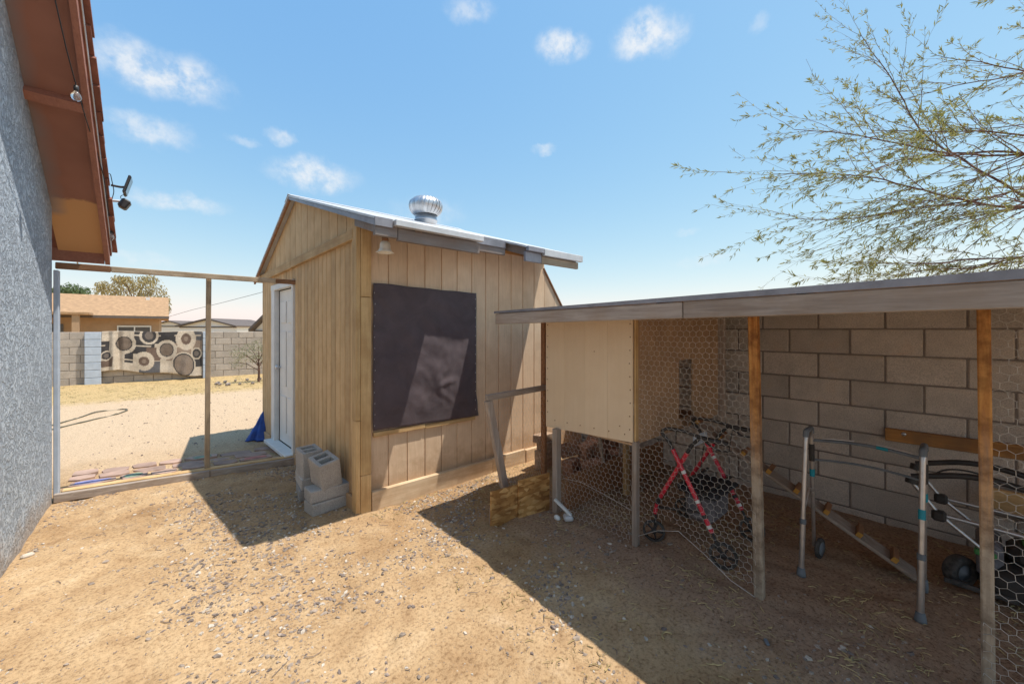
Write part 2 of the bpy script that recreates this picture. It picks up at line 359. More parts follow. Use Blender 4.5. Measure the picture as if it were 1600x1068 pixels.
def attr_mat(name, attr, rough):
    m, nt, b = newmat(name)
    a = N(nt, 'ShaderNodeVertexColor', layer_name=attr)
    v, oi = objvec(nt); n = noisen(nt, v, 30, 4, .6)
    r = ramp(nt, [(.3, (.75,)*3), (.7, (1.1,)*3)]); nt.links.new(n.outputs['Fac'], r.inputs[0])
    nt.links.new(mixn(nt, 1.0, a.outputs['Color'], r.outputs[0], 'MULTIPLY'), b.inputs['Base Color'])
    b.inputs['Roughness'].default_value = rough
    bump(nt, b, n.outputs['Fac'], .5, .01)
    return m
M['rug'] = attr_mat('woven_rug', 'pattern', .95)

def leafmat(name, a, c, trans=.3):
    m, nt, b = newmat(name)
    t = N(nt, 'ShaderNodeTexCoord'); n = noisen(nt, t.outputs['Object'], 3.5, 4, .7)
    wn_ = N(nt, 'ShaderNodeTexWhiteNoise'); g = N(nt, 'ShaderNodeNewGeometry')
    nt.links.new(g.outputs['Random Per Island'], wn_.inputs['Vector'])
    f = N(nt, 'ShaderNodeMath', operation='MULTIPLY_ADD'); f.inputs[1].default_value = .5
    nt.links.new(wn_.outputs['Value'], f.inputs[0])
    q = N(nt, 'ShaderNodeMath', operation='MULTIPLY_ADD'); q.inputs[1].default_value = .5; q.inputs[2].default_value = 0
    nt.links.new(n.outputs['Fac'], q.inputs[0]); nt.links.new(q.outputs[0], f.inputs[2])
    col = mixn(nt, f.outputs[0], a, c)
    nt.links.new(col, b.inputs['Base Color']); b.inputs['Roughness'].default_value = .7
    tr = N(nt, 'ShaderNodeBsdfTranslucent'); nt.links.new(col, tr.inputs['Color'])
    mx = N(nt, 'ShaderNodeMixShader'); mx.inputs[0].default_value = trans
    nt.links.new(b.outputs[0], mx.inputs[1]); nt.links.new(tr.outputs[0], mx.inputs[2])
    nt.links.new(mx.outputs[0], nt.nodes['Material Output'].inputs['Surface'])
    return m
M['leaf'] = leafmat('mesquite_leaf', (.15, .16, .035), (.44, .40, .13), .4)
M['leaf_olive'] = leafmat('olive_leaf', (.26, .20, .075), (.46, .37, .16))
M['leaf_green'] = leafmat('green_leaf', (.07, .11, .04), (.17, .22, .09))
M['leaf_grey'] = leafmat('grey_green_leaf', (.19, .19, .10), (.34, .33, .20))

def glass(name, col, rough=.05, trans=.9):
    m, nt, b = newmat(name)
    n = noisen(nt, None, 6, 2); 
    b.inputs['Base Color'].default_value = (*col, 1); b.inputs['Roughness'].default_value = rough
    b.inputs['Transmission Weight'].default_value = trans; b.inputs['IOR'].default_value = 1.45
    bump(nt, b, n.outputs['Fac'], .02, .001)
    return m
M['glass'] = glass('bulb_glass', (.95, .94, .93))
M['frost'] = plain('frosted_glass', (.88, .84, .74), .35, 0, .06, 5)
M['pane'] = glass('window_pane', (.25, .26, .30), .05, .2)
M['solar'] = plain('solar_cells', (.03, .035, .06), .15, 0, .2)

# ------------------------------------------------------------------ builders
def tag(o, label=None, cat=None, group=None, kind=None):
    if label: o['label'] = label
    if cat: o['category'] = cat
    if group: o['group'] = group
    if kind: o['kind'] = kind
    return o
def thing(name, loc, label, cat, group=None):
    o = bpy.data.objects.new(name, None); o.empty_display_size = .1; C.objects.link(o); o.location = loc
    return tag(o, label, cat, group)
def wloc(o):
    v = Vector(o.location)
    while o.parent: o = o.parent; v = v + Vector(o.location)
    return v
class MB:
    def __init__(s): s.v = []; s.f = []; s.sm = []
    def add(s, vs, fs, smooth=False):
        k = len(s.v); s.v += [tuple(v) for v in vs]; s.f += [tuple(i+k for i in f) for f in fs]; s.sm += [smooth]*len(fs); return s
    def box(s, a, b, rot=None, ctr=None):
        x0, y0, z0 = a; x1, y1, z1 = b
        vs = [Vector(p) for p in ((x0,y0,z0),(x1,y0,z0),(x1,y1,z0),(x0,y1,z0),(x0,y0,z1),(x1,y0,z1),(x1,y1,z1),(x0,y1,z1))]
        if rot is not None:
            c = Vector(ctr) if ctr is not None else (Vector(a)+Vector(b))/2
            vs = [c + rot @ (v-c) for v in vs]
        return s.add(vs, [(0,3,2,1),(4,5,6,7),(0,1,5,4),(1,2,6,5),(2,3,7,6),(3,0,4,7)])
    def bbox(s, a, b, e=.004, rot=None, ctr=None):      # chamfered box
        bm = bmesh.new(); bmesh.ops.create_cube(bm, size=1)
        A = Vector(a); B = Vector(b); c = (A+B)/2; d = B-A
        for v in bm.verts: v.co = Vector((v.co.x*d.x, v.co.y*d.y, v.co.z*d.z))
        bmesh.ops.bevel(bm, geom=bm.edges[:], offset=min(e, min(abs(d.x), abs(d.y), abs(d.z))*.4), segments=1, affect='EDGES')
        bm.verts.index_update()
        cc = Vector(ctr) if ctr is not None else c
        vs = []
        for v in bm.verts:
            p = v.co + c
            if rot is not None: p = cc + rot @ (p-cc)
            vs.append(p)
        fs = [[v.index for v in f.verts] for f in bm.faces]; bm.free()
        return s.add(vs, fs)
    def bar(s, p, q, w, h, e=.004, up=(0, 0, 1)):          # a beam from p to q, w across, h along 'up'
        p = Vector(p); q = Vector(q); d = q-p; L = d.length; d.normalize()
        u = Vector(up)
        if abs(d.dot(u)) > .95: u = Vector((1, 0, 0))
        r = d.cross(u).normalized(); u = r.cross(d)
        rot = Matrix((r, d, u)).transposed()
        m = MB().bbox((-w/2, 0, -h/2), (w/2, L, h/2), e)
        return s.add([p + rot @ Vector(v) for v in m.v], m.f)
    def tube(s, pts, r, n=8, closed=False, caps=True, radii=None):
        pts = [Vector(p) for p in pts]; m = len(pts); rings = []
        prev = None
        for i, p in enumerate(pts):
            if closed: t = pts[(i+1) % m]-pts[i-1]
            else: t = pts[min(i+1, m-1)]-pts[max(i-1, 0)]
            t.normalize()
            if prev is None:
                a = Vector((0, 0, 1)) if abs(t.z) < .9 else Vector((1, 0, 0)); u = t.cross(a).normalized()
            else:
                u = prev - t*prev.dot(t)
                if u.length < 1e-6: u = t.orthogonal()
                u.normalize()
            prev = u; w = t.cross(u); rr = radii[i] if radii else r
            rings.append([p + (u*math.cos(2*math.pi*k/n) + w*math.sin(2*math.pi*k/n))*rr for k in range(n)])
        vs = [v for rg in rings for v in rg]; fs = []
        for i in range(m if closed else m-1):
            j = (i+1) % m
            for k in range(n):
                l = (k+1) % n; fs.append((i*n+k, i*n+l, j*n+l, j*n+k))
        s.add(vs, fs, True)
        if caps and not closed:
            s.add(rings[0], [tuple(reversed(range(n)))]); s.add(rings[-1], [tuple(range(n))])
        return s
    def lathe(s, prof, c=(0, 0, 0), axis=(0, 0, 1), n=24, flute=None):
        c = Vector(c); ax = Vector(axis).normalized(); u = ax.orthogonal().normalized(); w = ax.cross(u)
        vs = []; fs = []
        for (r, h) in prof:
            for k in range(n):
                a = 2*math.pi*k/n; rr = r*(1 + (flute(a, h) if flute else 0))
                vs.append(c + ax*h + (u*math.cos(a)+w*math.sin(a))*rr)
        for i in range(len(prof)-1):
            for k in range(n):
                l = (k+1) % n; fs.append((i*n+k, i*n+l, (i+1)*n+l, (i+1)*n+k))
        return s.add(vs, fs, True)
    def prism(s, poly, d):                                  # planar polygon extruded by vector d
        poly = [Vector(p) for p in poly]; d = Vector(d); n = len(poly)
        vs = poly + [p+d for p in poly]
        fs = [tuple(reversed(range(n))), tuple(range(n, 2*n))] + [(i, (i+1) % n, n+(i+1) % n, n+i) for i in range(n)]
        return s.add(vs, fs)
    def build(s, name, mat, parent=None, loc=None, fixn=True):
        me = bpy.data.meshes.new(name)
        o0 = Vector(loc) if loc is not None else (wloc(parent) if parent else Vector((0, 0, 0)))
        me.from_pydata([tuple(Vector(v)-o0) for v in s.v], [], s.f); me.update()
        if fixn and len(s.f) < 60000:
            bm = bmesh.new(); bm.from_mesh(me); bmesh.ops.recalc_face_normals(bm, faces=bm.faces[:]); bm.to_mesh(me); bm.free()
        me.polygons.foreach_set('use_smooth', s.sm)
        me.materials.append(M[mat] if isinstance(mat, str) else mat)
        o = bpy.data.objects.new(name, me); C.objects.link(o)
        if parent: o.parent = parent; o.location = o0 - wloc(parent)
        else: o.location = o0
        return o
def piece(name, me, parent, loc, rot=None):                 # one more piece that shares its mesh
    o = bpy.data.objects.new(name, me); C.objects.link(o); o.parent = parent
    o.location = Vector(loc) - wloc(parent)
    if rot: o.rotation_euler = rot
    return o
def arc(p, a, b, n=6):                                       # quarter-ish corner: quadratic through a-p-b
    a, p, b = Vector(a), Vector(p), Vector(b)
    return [a*(1-t)**2 + p*2*t*(1-t) + b*t*t for t in [i/n for i in range(n+1)]]
def rnd(pts, r=.05, n=5):                                    # polyline with rounded corners
    pts = [Vector(p) for p in pts]; out = [pts[0]]
    for i in range(1, len(pts)-1):
        p = pts[i]; a = pts[i-1]-p; b = pts[i+1]-p
        k = min(r, a.length*.49, b.length*.49)
        out += arc(p, p+a.normalized()*k, p+b.normalized()*k, n)
    return out+[pts[-1]]
def nv(x, y, z=0): return noise.noise(Vector((x, y, z)))
def rotz(a): return Matrix.Rotation(a, 3, 'Z')

# ------------------------------------------------------------------ ground
def sst(a, b, x):
    t = max(0, min(1, (x-a)/(b-a))); return t*t*(3-2*t)
def gh(x, y):
    near = 1 - sst(25, 60, math.hypot(x-1, y-2))
    h = .012*nv(x*1.1, y*1.1) + .008*nv(x*3.3, y*3.3, 4) + .005*nv(x*9, y*9, 8) + .004*nv(x*24, y*24, 3)
    pen = sst(1.9, 2.4, x)*(1-sst(3.9, 4.1, x))*sst(2.4, 2.0, y) if True else 0
    h += pen*(.014*nv(x*4.2, y*2.2, 12) + .012*nv(x*8, y*5, 2))
    h -= .010*max(0, nv(x*4.5, y*4.5, 31)-.22)*4*near + .006*max(0, nv(x*11, y*11, 33)-.25)*4
    h += .018*sst(1.95, 2.2, x)*math.exp(-((y-2.85)/.28)**2)*1.5
    h += .03*nv(x*.25, y*.25, 6)*sst(6, 10, y)
    return h*near
def axis_pts(lo, hi, a, b, st):
    xs = []; x = a
    while x < b: xs.append(x); x += st
    xs.append(b); s = st
    while xs[-1] < hi: s *= 1.17; xs.append(xs[-1]+s)
    s = st; left = [a]
    while left[-1] > lo: s *= 1.17; left.append(left[-1]-s)
    return list(reversed(left[1:])) + xs
gx = axis_pts(-900, 900, -.9, 4.2, .024); gy = axis_pts(-900, 1200, -1.0, 5.4, .024)
me = bpy.data.meshes.new('ground'); nx, ny = len(gx), len(gy)
me.from_pydata([(x, y, gh(x, y)) for y in gy for x in gx], [], [(j*nx+i, j*nx+i+1, (j+1)*nx+i+1, (j+1)*nx+i) for j in range(ny-1) for i in range(nx-1)])
me.polygons.foreach_set('use_smooth', [True]*len(me.polygons)); me.materials.append(M['ground'])
g = bpy.data.objects.new('ground', me); C.objects.link(g); tag(g, 'dry tan desert dirt covering the whole yard', kind='structure')

# far low hills
mb = MB(); A = []
for i in range(81):
    a = R(-60+140*i/80); rr = 820
    A.append((math.sin(a)*rr, math.cos(a)*rr, 4+5*nv(i*.23, 1)+3*nv(i*.7, 5)))
vs = [(x, y, -2) for x, y, z in A]+[(x, y, max(1, z)) for x, y, z in A]+[(x*1.1, y*1.1, -2) for x, y, z in A]
mb.add(vs, [(i, i+1, 82+i, 81+i) for i in range(80)]+[(81+i, 82+i, 163+i, 162+i) for i in range(80)], True)
tag(mb.build('hills', M['rock']), 'low hills on the horizon', kind='structure')

# ------------------------------------------------------------------ block walls
def cmu_mesh(name, w, h, d, mat, e=.006):
    o = MB().bbox((-w/2, -d/2, -h/2), (w/2, d/2, h/2), e)
    me = bpy.data.meshes.new(name); me.from_pydata(o.v, [], o.f); me.materials.append(M[mat]); me.update(); return me
wall = thing('block_wall', (4.07, 0, 0), 'grey concrete block wall closing the back of the chicken pen', 'wall')
MB().box((4.082, -2.6, -.1), (4.16, 5.0, 1.66)).build('mortar', 'mortar', wall)
full = cmu_mesh('block', .3964, .1932, .10, 'cmu')
CH = .2032; z0 = .045-CH
for r in range(9):
    z = z0 + CH*(r+.5); o = .21 if r % 2 else .007
    y = .57 + o - .4064*7
    while y < 3.6:
        jit = random.uniform(-.0035, .0035)
        piece('block', full, wall, (4.125+jit, y, z), (random.uniform(-.004, .004), 0, R(90)+random.uniform(-.006, .006)))
        y += .4064
FY = 15.3
far = thing('block_wall', (0, FY, 0), 'tan block wall across the far end of the open yard', 'wall')
MB().box((-9, FY+.013, -.2), (11, FY+.15, 1.38)).build('mortar', M['mortar'], far)
fb = cmu_mesh('block', .3964, .1932, .16, 'cmufar', .008)
for r in range(7):
    z = -.02 + CH*(r+.5); x = -3.4 + (.2032 if r % 2 else 0)
    while x < 4.6:
        piece('block', fb, far, (x, FY+.08+random.uniform(-.004, .004), z)); x += .4064
for xa, xb in ((-1.69, -1.385), (.765, .93)):
    for r in range(7):
        MB().bbox((xa, FY-.13, -.02+CH*r+.004), (xb, FY-.012, -.02+CH*(r+1)-.004), .008).build('pilaster_block', 'lightblue', far)

# ------------------------------------------------------------------ house at the left
HX, HY = -.75, 5.06; SL = .765; ZC = 2.49
house = thing('house', (HX, HY, 0), 'blue-grey stucco house gable with red-brown soffit and tiled roof edge', 'house')
def zr(y): return ZC + SL*(HY-y)
YA = -2.2
MB().add([(HX, YA, -.1), (HX, HY, -.1), (HX, HY, zr(HY)-.005), (HX, YA, zr(YA)-.005),
          (HX-2.5, YA, -.1), (HX-2.5, HY, -.1), (HX-2.5, HY, zr(HY)-.005), (HX-2.5, YA, zr(YA)-.005)],
         [(0,1,2,3),(4,7,6,5),(1,5,6,2),(0,3,7,4),(3,2,6,7),(0,4,5,1)]).build('stucco_wall', 'stucco', house)
YE = 5.47; FX = -.44
sd = Vector((0, 1, -SL)).normalized(); sn = Vector((0, SL, 1)).normalized()
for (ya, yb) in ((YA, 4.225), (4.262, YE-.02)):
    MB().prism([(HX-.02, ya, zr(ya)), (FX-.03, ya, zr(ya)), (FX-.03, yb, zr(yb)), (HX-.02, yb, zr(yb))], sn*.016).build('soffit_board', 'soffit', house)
MB().prism([(HX-.01, 4.215, zr(4.215)-.002), (FX-.035, 4.215, zr(4.215)-.002), (FX-.035, 4.27, zr(4.27)-.002), (HX-.01, 4.27, zr(4.27)-.002)], -sn*.06).build('lookout', 'fascia', house)
MB().prism([(FX-.032, YA, zr(YA)+.07), (FX-.032, YA, zr(YA)-.075), (FX-.032, YE+.01, zr(YE)-.083), (FX-.032, YE+.01, zr(YE)+.062)], (.034, 0, 0)).build('rake_fascia', 'fascia', house)
MB().box((HX-2.4, YE-.022, zr(YE)-.08), (FX-.036, YE+.008, zr(YE)+.05)).build('eave_fascia', 'fascia', house)
MB().prism([(HX-2.5, YA, zr(YA)+.022), (FX+.012, YA, zr(YA)+.022), (FX+.012, YE+.02, zr(YE+.02)+.022), (HX-2.5, YE+.02, zr(YE+.02)+.022)], sn*.045).build('roof_deck', 'tile', house)
# rake drip strip and the overlapping tiles along it
MB().prism([(FX+.004, YA, zr(YA)+.085), (FX+.004, YA, zr(YA)+.03), (FX+.004, YE, zr(YE)+.03), (FX+.004, YE, zr(YE)+.085)], (.012, 0, 0)).build('drip_edge', 'galvpaint', house)
y = YE+.04; k = 0
while y > 1.6:
    L = .29; tilt = .035
    a = Vector((0, y, zr(y))) + sn*(.082+.018); b = a - sd*L - sn*(.018+tilt*.35)
    jx = random.uniform(-.008, .008); r = random.uniform(-.01, .01)
    for q in range(2):
        xa = FX+.045+jx - q*.34
        MB().prism([(xa-.33, a.y, a.z+r), (xa, a.y+r, a.z+r), (xa, b.y, b.z), (xa-.33, b.y, b.z)], sn*.026).build('roof_tile', 'tile', house)
    y -= .205*sd.y; k += 1

# string lights
sl_ = thing('string_lights', (FX, HY, 2.2), 'black cord of clear glass bulbs hung under the house eave', 'string lights')
def hang(px, py, x): # a point on the cord in the plane x = const
    k = (px-800)/612; yy = (math.cos(YAW)*x - k*math.sin(YAW)*x)/(math.sin(YAW)+k*math.cos(YAW)); Z = math.sin(YAW)*x+math.cos(YAW)*yy
    return at(px, py, Z)
c1 = hang(86, 0, FX-.06); c2 = hang(119, 134, FX-.035); c3 = hang(149, 230, FX-.005); c4 = hang(162, 275, FX+.022); c5 = hang(174, 360, FX+.022)
path = [c1 + Vector((0, -.9, .5)), c1, c1.lerp(c2, .5)-Vector((0, 0, .02)), c2, c2.lerp(c3, .5)-Vector((0, 0, .015)), c3, c4, c5]
MB().tube(path, .0032, 6).build('cord', 'cable', sl_)
def bulb(p, s=1.0):
    p = Vector(p)
    so_ = MB().lathe([(.001, .012), (.012, .01), (.0135, -.008), (.012, -.028), (.001, -.03)], p, n=14).build('socket', 'black', sl_)
    MB().lathe([(.009*s, -.028), (.012*s, -.034), (.0215*s, -.052), (.024*s, -.066), (.021*s, -.08), (.012*s, -.09), (.0008, -.094)], p, n=18).build('bulb', 'glass', so_)
bulb(c2-Vector((0, 0, .01)), 1.1); bulb(c5, .85); bulb(hang(149, 232, FX-.02)-Vector((0, 0, .012)), .25)
pe = Vector((-.66, YE+.06, 2.135)); MB().tube([pe+Vector((-.2, 0, .02)), pe+Vector((0, 0, .012)), pe+Vector((.06, 0, .02))], .003, 6).build('cord', 'cable', sl_)
bulb(pe, .4)

# solar lamp on the fascia
sp0 = hang(178, 290, FX+.03)
sol = thing('solar_light', sp0, 'small black solar lamp clamped to the tiled rake of the house', 'lamp')
pz = sp0
MB().tube(rnd([pz+Vector((-.02, 0, 0)), pz+Vector((.05, -.005, -.005)), pz+Vector((.085, -.01, .005))], .02), .011, 8).build('arm', 'black', sol)
rt = Matrix.Rotation(R(15), 3, 'Y')
MB().bbox(pz+Vector((.085, -.11, -.075)), pz+Vector((.105, .09, .105)), .006, rt).build('panel_housing', 'black', sol)
MB().box(pz+Vector((.107, -.10, -.065)), pz+Vector((.110, .08, .095)), rt, pz+Vector((.095, -.01, .015))).build('solar_panel', 'solar', sol)
q0 = pz+Vector((-.02, .06, -.135))
MB().tube([q0, q0+Vector((.05, 0, .005)), q0+Vector((.075, 0, .0))], .013, 8).build('arm', 'galvpaint', sol)
MB().bbox(q0+Vector((.055, -.05, -.065)), q0+Vector((.125, .06, .03)), .012, Matrix.Rotation(R(30), 3, 'Y')).build('lamp_head', 'black', sol)
MB().tube(rnd([pz+Vector((.09, 0, -.06)), pz+Vector((.04, .01, -.09)), pz+Vector((.055, .02, -.13)), q0+Vector((.08, 0, .02))], .03), .003, 5).build('lead', 'cable', sol)
MB().tube(rnd([pz+Vector((-.03, -.02, .0)), pz+Vector((-.05, -.09, .07)), pz+Vector((-.02, -.06, .1)), pz+Vector((0, .02, -.05)), q0], .03), .0035, 5).build('lead', 'cable', sol)

# ------------------------------------------------------------------ shed
X0, Y0, X1, Y1 = 1.14, 3.17, 3.27, 6.26
YR, ZR_, ZW = 4.80, 2.905, 2.36
def zj(y): return 2.228-.024*(y-Y0)          # the joint under the gable, a little out of level
shed = thing('shed', (X0, Y0, 0), 'beige wooden garden shed with vertical siding, white door and metal gable roof', 'shed')
MB().box((X0+.10, Y0+.03, 0), (X1-.03, Y1-.03, 2.1)).build('frame', 'dark', shed)
# window wall planks
n = 12; xa = X0+.075; w = (X1-xa)/n
for i in range(n):
    MB().bbox((xa+i*w+.0035, Y0-.004, .02), (xa+(i+1)*w-.0035, Y0+.028, 2.34), .003).build('siding_plank', 'siding', shed)
MB().box((xa, Y0+.008, .02), (X1, Y0+.0285, 2.33)).build('siding_backing', 'siding', shed)
# wing beyond the window wall with a raking top edge
def wing_top(x): return 2.14 - (x-X1)*1.36
for i in range(4):
    a = X1+.002+i*.17; b = a+.166
    MB().prism([(a, Y0, .02), (b, Y0, .02), (b, Y0, wing_top(b)), (a, Y0, wing_top(a))], (0, .02, 0)).build('siding_plank', 'siding', shed)
MB().bar((X1-.02, Y0+.01, wing_top(X1)+.03), (X1+.69, Y0+.01, wing_top(X1+.69)+.012), .05, .022).build('wing_trim', 'brown_x', shed)
# gable wall planks (grooved boards)
DY0, DY1, DZ = 4.86, 5.74, 2.0
y = Y0+.06; pw = .106
while y < Y1-.02:
    yb = min(y+pw, Y1)
    zb = .02
    if yb > DY0-.02 and y < DY1+.02: zb = DZ+.02
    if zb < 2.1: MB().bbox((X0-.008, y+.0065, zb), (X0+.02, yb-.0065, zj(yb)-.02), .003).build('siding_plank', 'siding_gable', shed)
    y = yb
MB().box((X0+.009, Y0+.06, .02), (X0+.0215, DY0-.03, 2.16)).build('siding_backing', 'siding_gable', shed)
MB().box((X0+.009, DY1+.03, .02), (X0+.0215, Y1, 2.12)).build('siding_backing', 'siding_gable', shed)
def zroof(y): return 2.225 + (y-2.65)*(ZR_-2.225)/(YR-2.65) if y <= YR else ZR_ - .49*(y-YR)
y = Y0+.04
while y < Y1:
    yb = min(y+.2, Y1)
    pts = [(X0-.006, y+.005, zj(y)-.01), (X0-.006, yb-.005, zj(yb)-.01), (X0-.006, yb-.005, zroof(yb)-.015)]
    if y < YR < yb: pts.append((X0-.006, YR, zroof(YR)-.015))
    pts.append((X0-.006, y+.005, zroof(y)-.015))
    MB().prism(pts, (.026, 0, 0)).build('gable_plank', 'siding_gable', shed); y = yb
for ya, yb, dz in ((3.20, 4.86, 0), (4.864, Y1, -.004)):
    MB().bar((X0-.0235, ya, zj(ya)+dz), (X0-.0235, yb, zj(yb)+dz), .033, .085).build('trim_board', 'lumber_y', shed)
MB().bbox((X1-.02, Y1-.02, 0), (X1, Y1, 2.3)).build('corner_trim', 'siding', shed)
# corner boards
MB().bbox((X0-.036, Y0-.045, .74), (X0-.001, Y0+.05, 2.33), .004).build('corner_board', 'lumber_z', shed)
MB().bbox((X0-.034, Y0-.043, .0), (X0-.001, Y0+.052, .737), .004).build('corner_board', 'lumber_z', shed)
MB().bbox((X0+.001, Y0-.05, -.01), (X0+.085, Y0-.0045, .30), .005).build('corner_post', 'lumber_z', shed)
MB().bbox((X0+.001, Y0-.049, .302), (X0+.085, Y0-.0045, 1.72), .005).build('corner_post', 'lumber_z', shed)
MB().bbox((X0+.001, Y0-.048, 1.723), (X0+.085, Y0-.0045, 2.31), .005).build('corner_post', 'lumber_z', shed)
for xa_, xb_, d in ((X0+.092, 2.47, 0), (2.476, 2.93, .005), (2.935, 3.22, -.004)):
    MB().bbox((xa_, Y0-.048+d, -.02), (xb_, Y0-.0045, .15+d), .004).build('base_board', 'pale_x', shed)
for ya, yb in ((Y0+.06, DY0-.05), (DY1+.06, Y1)):
    MB().bbox((X0-.03, ya, -.02), (X0-.0065, yb, .11), .004).build('base_board', 'siding_gable', shed)
# window behind a shade screen
win = MB().box((1.33, Y0-.010, .74), (2.17, Y0-.0045, 1.74)).build('window', 'pane', shed)
fr = MB()
for a, b in (((1.29, 1.74), (2.21, 1.79)), ((1.29, .69), (2.21, .74)), ((1.29, .742), (1.33, 1.738)), ((2.17, .742), (2.21, 1.738)), ((1.332, 1.24), (2.168, 1.275))):
    fr.box((a[0], Y0-.026, a[1]), (b[0], Y0-.0045, b[1]))
fr.build('window_frame', 'white', win)
# screen cloth, wrinkled, pinned along the edges
nu, nw = 56, 64; vs = []; fs = []
for j in range(nw+1):
    for i in range(nu+1):
        u = i/nu; v = j/nw
        ed = min(u, 1-u, v, 1-v); e = sst(0, .16, ed)
        x = 1.245 + 1.03*u + (.022*v*(1-v)*4*(-1 if u < .5 else 1)*0) + .012*nv(v*4, u*2, 1)*(1-sst(0, .1, min(u, 1-u)))
        if v < .18 and u > .8: x += .03*(1-v/.18)*(u-.8)/.2
        z = .625 + 1.215*v + .010*nv(u*4, 5)*(1-sst(0, .1, min(v, 1-v))) - .02*u*v + .025*(1-v)*(.5-u)
        dd = .034 + e*(.012 + .014*nv(u*2.6, v*2.0, 7)) + .010*e*nv(u*7+v*5, v*6-u*3, 3)
        # creases fanning from a pinch low in the middle
        cu, cv = u-.52, v-.27
        rr = math.hypot(cu, cv); an = math.atan2(cv, cu)
        for (fa, fl, fh, fw) in ((.15, .30, .012, .02), (.75, .26, .009, .022), (1.25, .30, .008, .025), (2.2, .2, .007, .022), (-.55, .34, .008, .025), (-2.2, .25, .006, .02)):
            al = cu*math.cos(fa)+cv*math.sin(fa); pe_ = -cu*math.sin(fa)+cv*math.cos(fa)+.012*nv(al*9, fa*7)
            dd += fh*math.exp(-(pe_/fw)**2)*sst(.02, .09, al)*(1-sst(fl*.5, fl, al))
        # slack folds towards the corners
        dd += .006*math.cos((u*1.1+v)*38)*math.exp(-(((u-.06)**2+(v-.94)**2)/.03)) + .006*math.cos((u-v*.8)*42)*math.exp(-(((u-.95)**2+(v-.05)**2)/.02))
        dd += .004*nv(u*18, v*16, 2)*e
        vs.append((x, Y0-dd, z))
for j in range(nw):
    for i in range(nu): k = j*(nu+1)+i; fs.append((k, k+1, k+nu+2, k+nu+1))
scr = MB().add(vs, fs, True).build('shade_screen', 'screen', shed)
sm = scr.modifiers.new('thickness', 'SOLIDIFY'); sm.thickness = .0025
stp = cmu_mesh('staple', .012, .004, .003, 'galvpaint', .001)
for i in range(13):
    zz = .68+i*.09
    piece('staple', stp, scr, (1.256+random.uniform(-.004, .004), Y0-.037, zz), (0, R(90), R(90))); piece('staple', stp, scr, (2.262, Y0-.037, zz), (0, R(90), R(90)))
MB().bbox((1.25, Y0-.03, .585), (1.72, Y0-.0045, .622), .003).build('batten', 'lumber_x', shed)
MB().bbox((1.724, Y0-.027, .578), (2.27, Y0-.0045, .612), .003).build('batten', 'lumber_x', shed)
# door
door = MB().bbox((X0+.035, DY0+.06, .09), (X0+.075, DY1-.15, DZ-.06), .003).build('door', 'door', shed)
dc = (DY0+.06+DY1-.15)/2
for (za, zb) in ((.22, .66), (.78, 1.44), (1.54, 1.80)):
    for s in (-1, 1):
        MB().bbox((X0+.024, dc+s*.155-.115, za), (X0+.036, dc+s*.155+.115, zb), .008).build('door_panel', 'door', door)
MB().lathe([(.001, -.06), (.02, -.058), (.028, -.045), (.022, -.03), (.01, -.022), (.012, 0)], (X0+.03, DY1-.22, 1.0), (1, 0, 0), 16).build('door_knob', 'galv', door)
for ya, yb, za, zb in ((DY0-.012, DY0+.045, .02, DZ), (DY1-.13, DY1+.01, .02, DZ), (DY0-.012, DY1+.01, DZ-.05, DZ+.015)):
    xx = X0-.022 if zb <= DZ else X0-.026
    MB().bbox((xx, ya, za), (X0+.034, yb, zb), .003).build('door_frame', 'white', shed)
MB().bbox((X0-.10, DY0-.02, .045), (X0+.03, DY1+.02, .085), .004).build('threshold', 'white', shed)
# roof: two sheets; the near eave is ragged, with a short stretch in the middle
XE0, XE1 = 1.06, 3.27
def slab(xa, xb, ya, yb, t, name, mat, lift=0):
    MB().prism([(xa, ya, zroof(ya)+lift), (xb, ya, zroof(ya)+lift), (xb, yb, zroof(yb)+lift), (xa, yb, zroof(yb)+lift)], (0, 0, t)).build(name, mat, shed)
slab(XE0, 1.965, 2.65, YR, .018, 'roof_sheet', 'galvpaint')
slab(1.968, 2.485, 2.935, YR, .018, 'roof_sheet', 'galvpaint', .001)
slab(2.488, XE1, 2.65, YR, .018, 'roof_sheet', 'galvpaint')
slab(XE0, XE1, YR+.002, 6.42, .018, 'roof_sheet', 'galvpaint')
MB().prism([(XE0-.004, YR-.12, zroof(YR-.12)+.022), (XE0-.004, YR, ZR_+.026), (XE0-.004, YR+.12, zroof(YR+.12)+.022), (XE0-.004, YR, ZR_+.03)], (XE1-XE0+.008, 0, 0)).build('ridge_cap', 'galvpaint', shed)
for s, ya, yb in ((1, 2.66, YR-.003), (-1, YR+.003, 6.41)):
    MB().prism([(XE0+.004, ya, zroof(ya)-.004), (XE0+.004, yb, zroof(yb)-.004), (XE0+.004, yb, zroof(yb)-.03), (XE0+.004, ya, zroof(ya)-.045)], (.02, 0, 0)).build('rake_trim', 'brown_x' if s < 0 else 'greymetal', shed)
MB().prism([(XE0+.03, 2.69, zroof(2.69)-.004), (XE0+.03, Y0-.05, zroof(Y0-.05)-.004), (XE0+.03, Y0-.05, zroof(Y0-.05)-.10), (XE0+.03, 2.69, zroof(2.69)-.10)], (.03, 0, 0)).build('fly_rafter', 'trim_grey', shed)
for xr in (1.35, 1.7, 1.92, 2.3, 2.52, 2.8, 3.05, 3.22):
    ye = 2.95 if 1.95 < xr < 2.49 else 2.69
    MB().prism([(xr, ye, zroof(ye)-.003), (xr+.038, ye, zroof(ye)-.003), (xr+.038, Y0-.006, zroof(Y0-.006)-.003), (xr, Y0-.006, zroof(Y0-.006)-.003)], (0, 0, -.075)).build('rafter', 'trim_grey', shed)
MB().bbox((XE0+.005, 2.652, 2.115), (1.23, 2.688, 2.20), .003).build('fascia_board', 'trim_grey', shed)
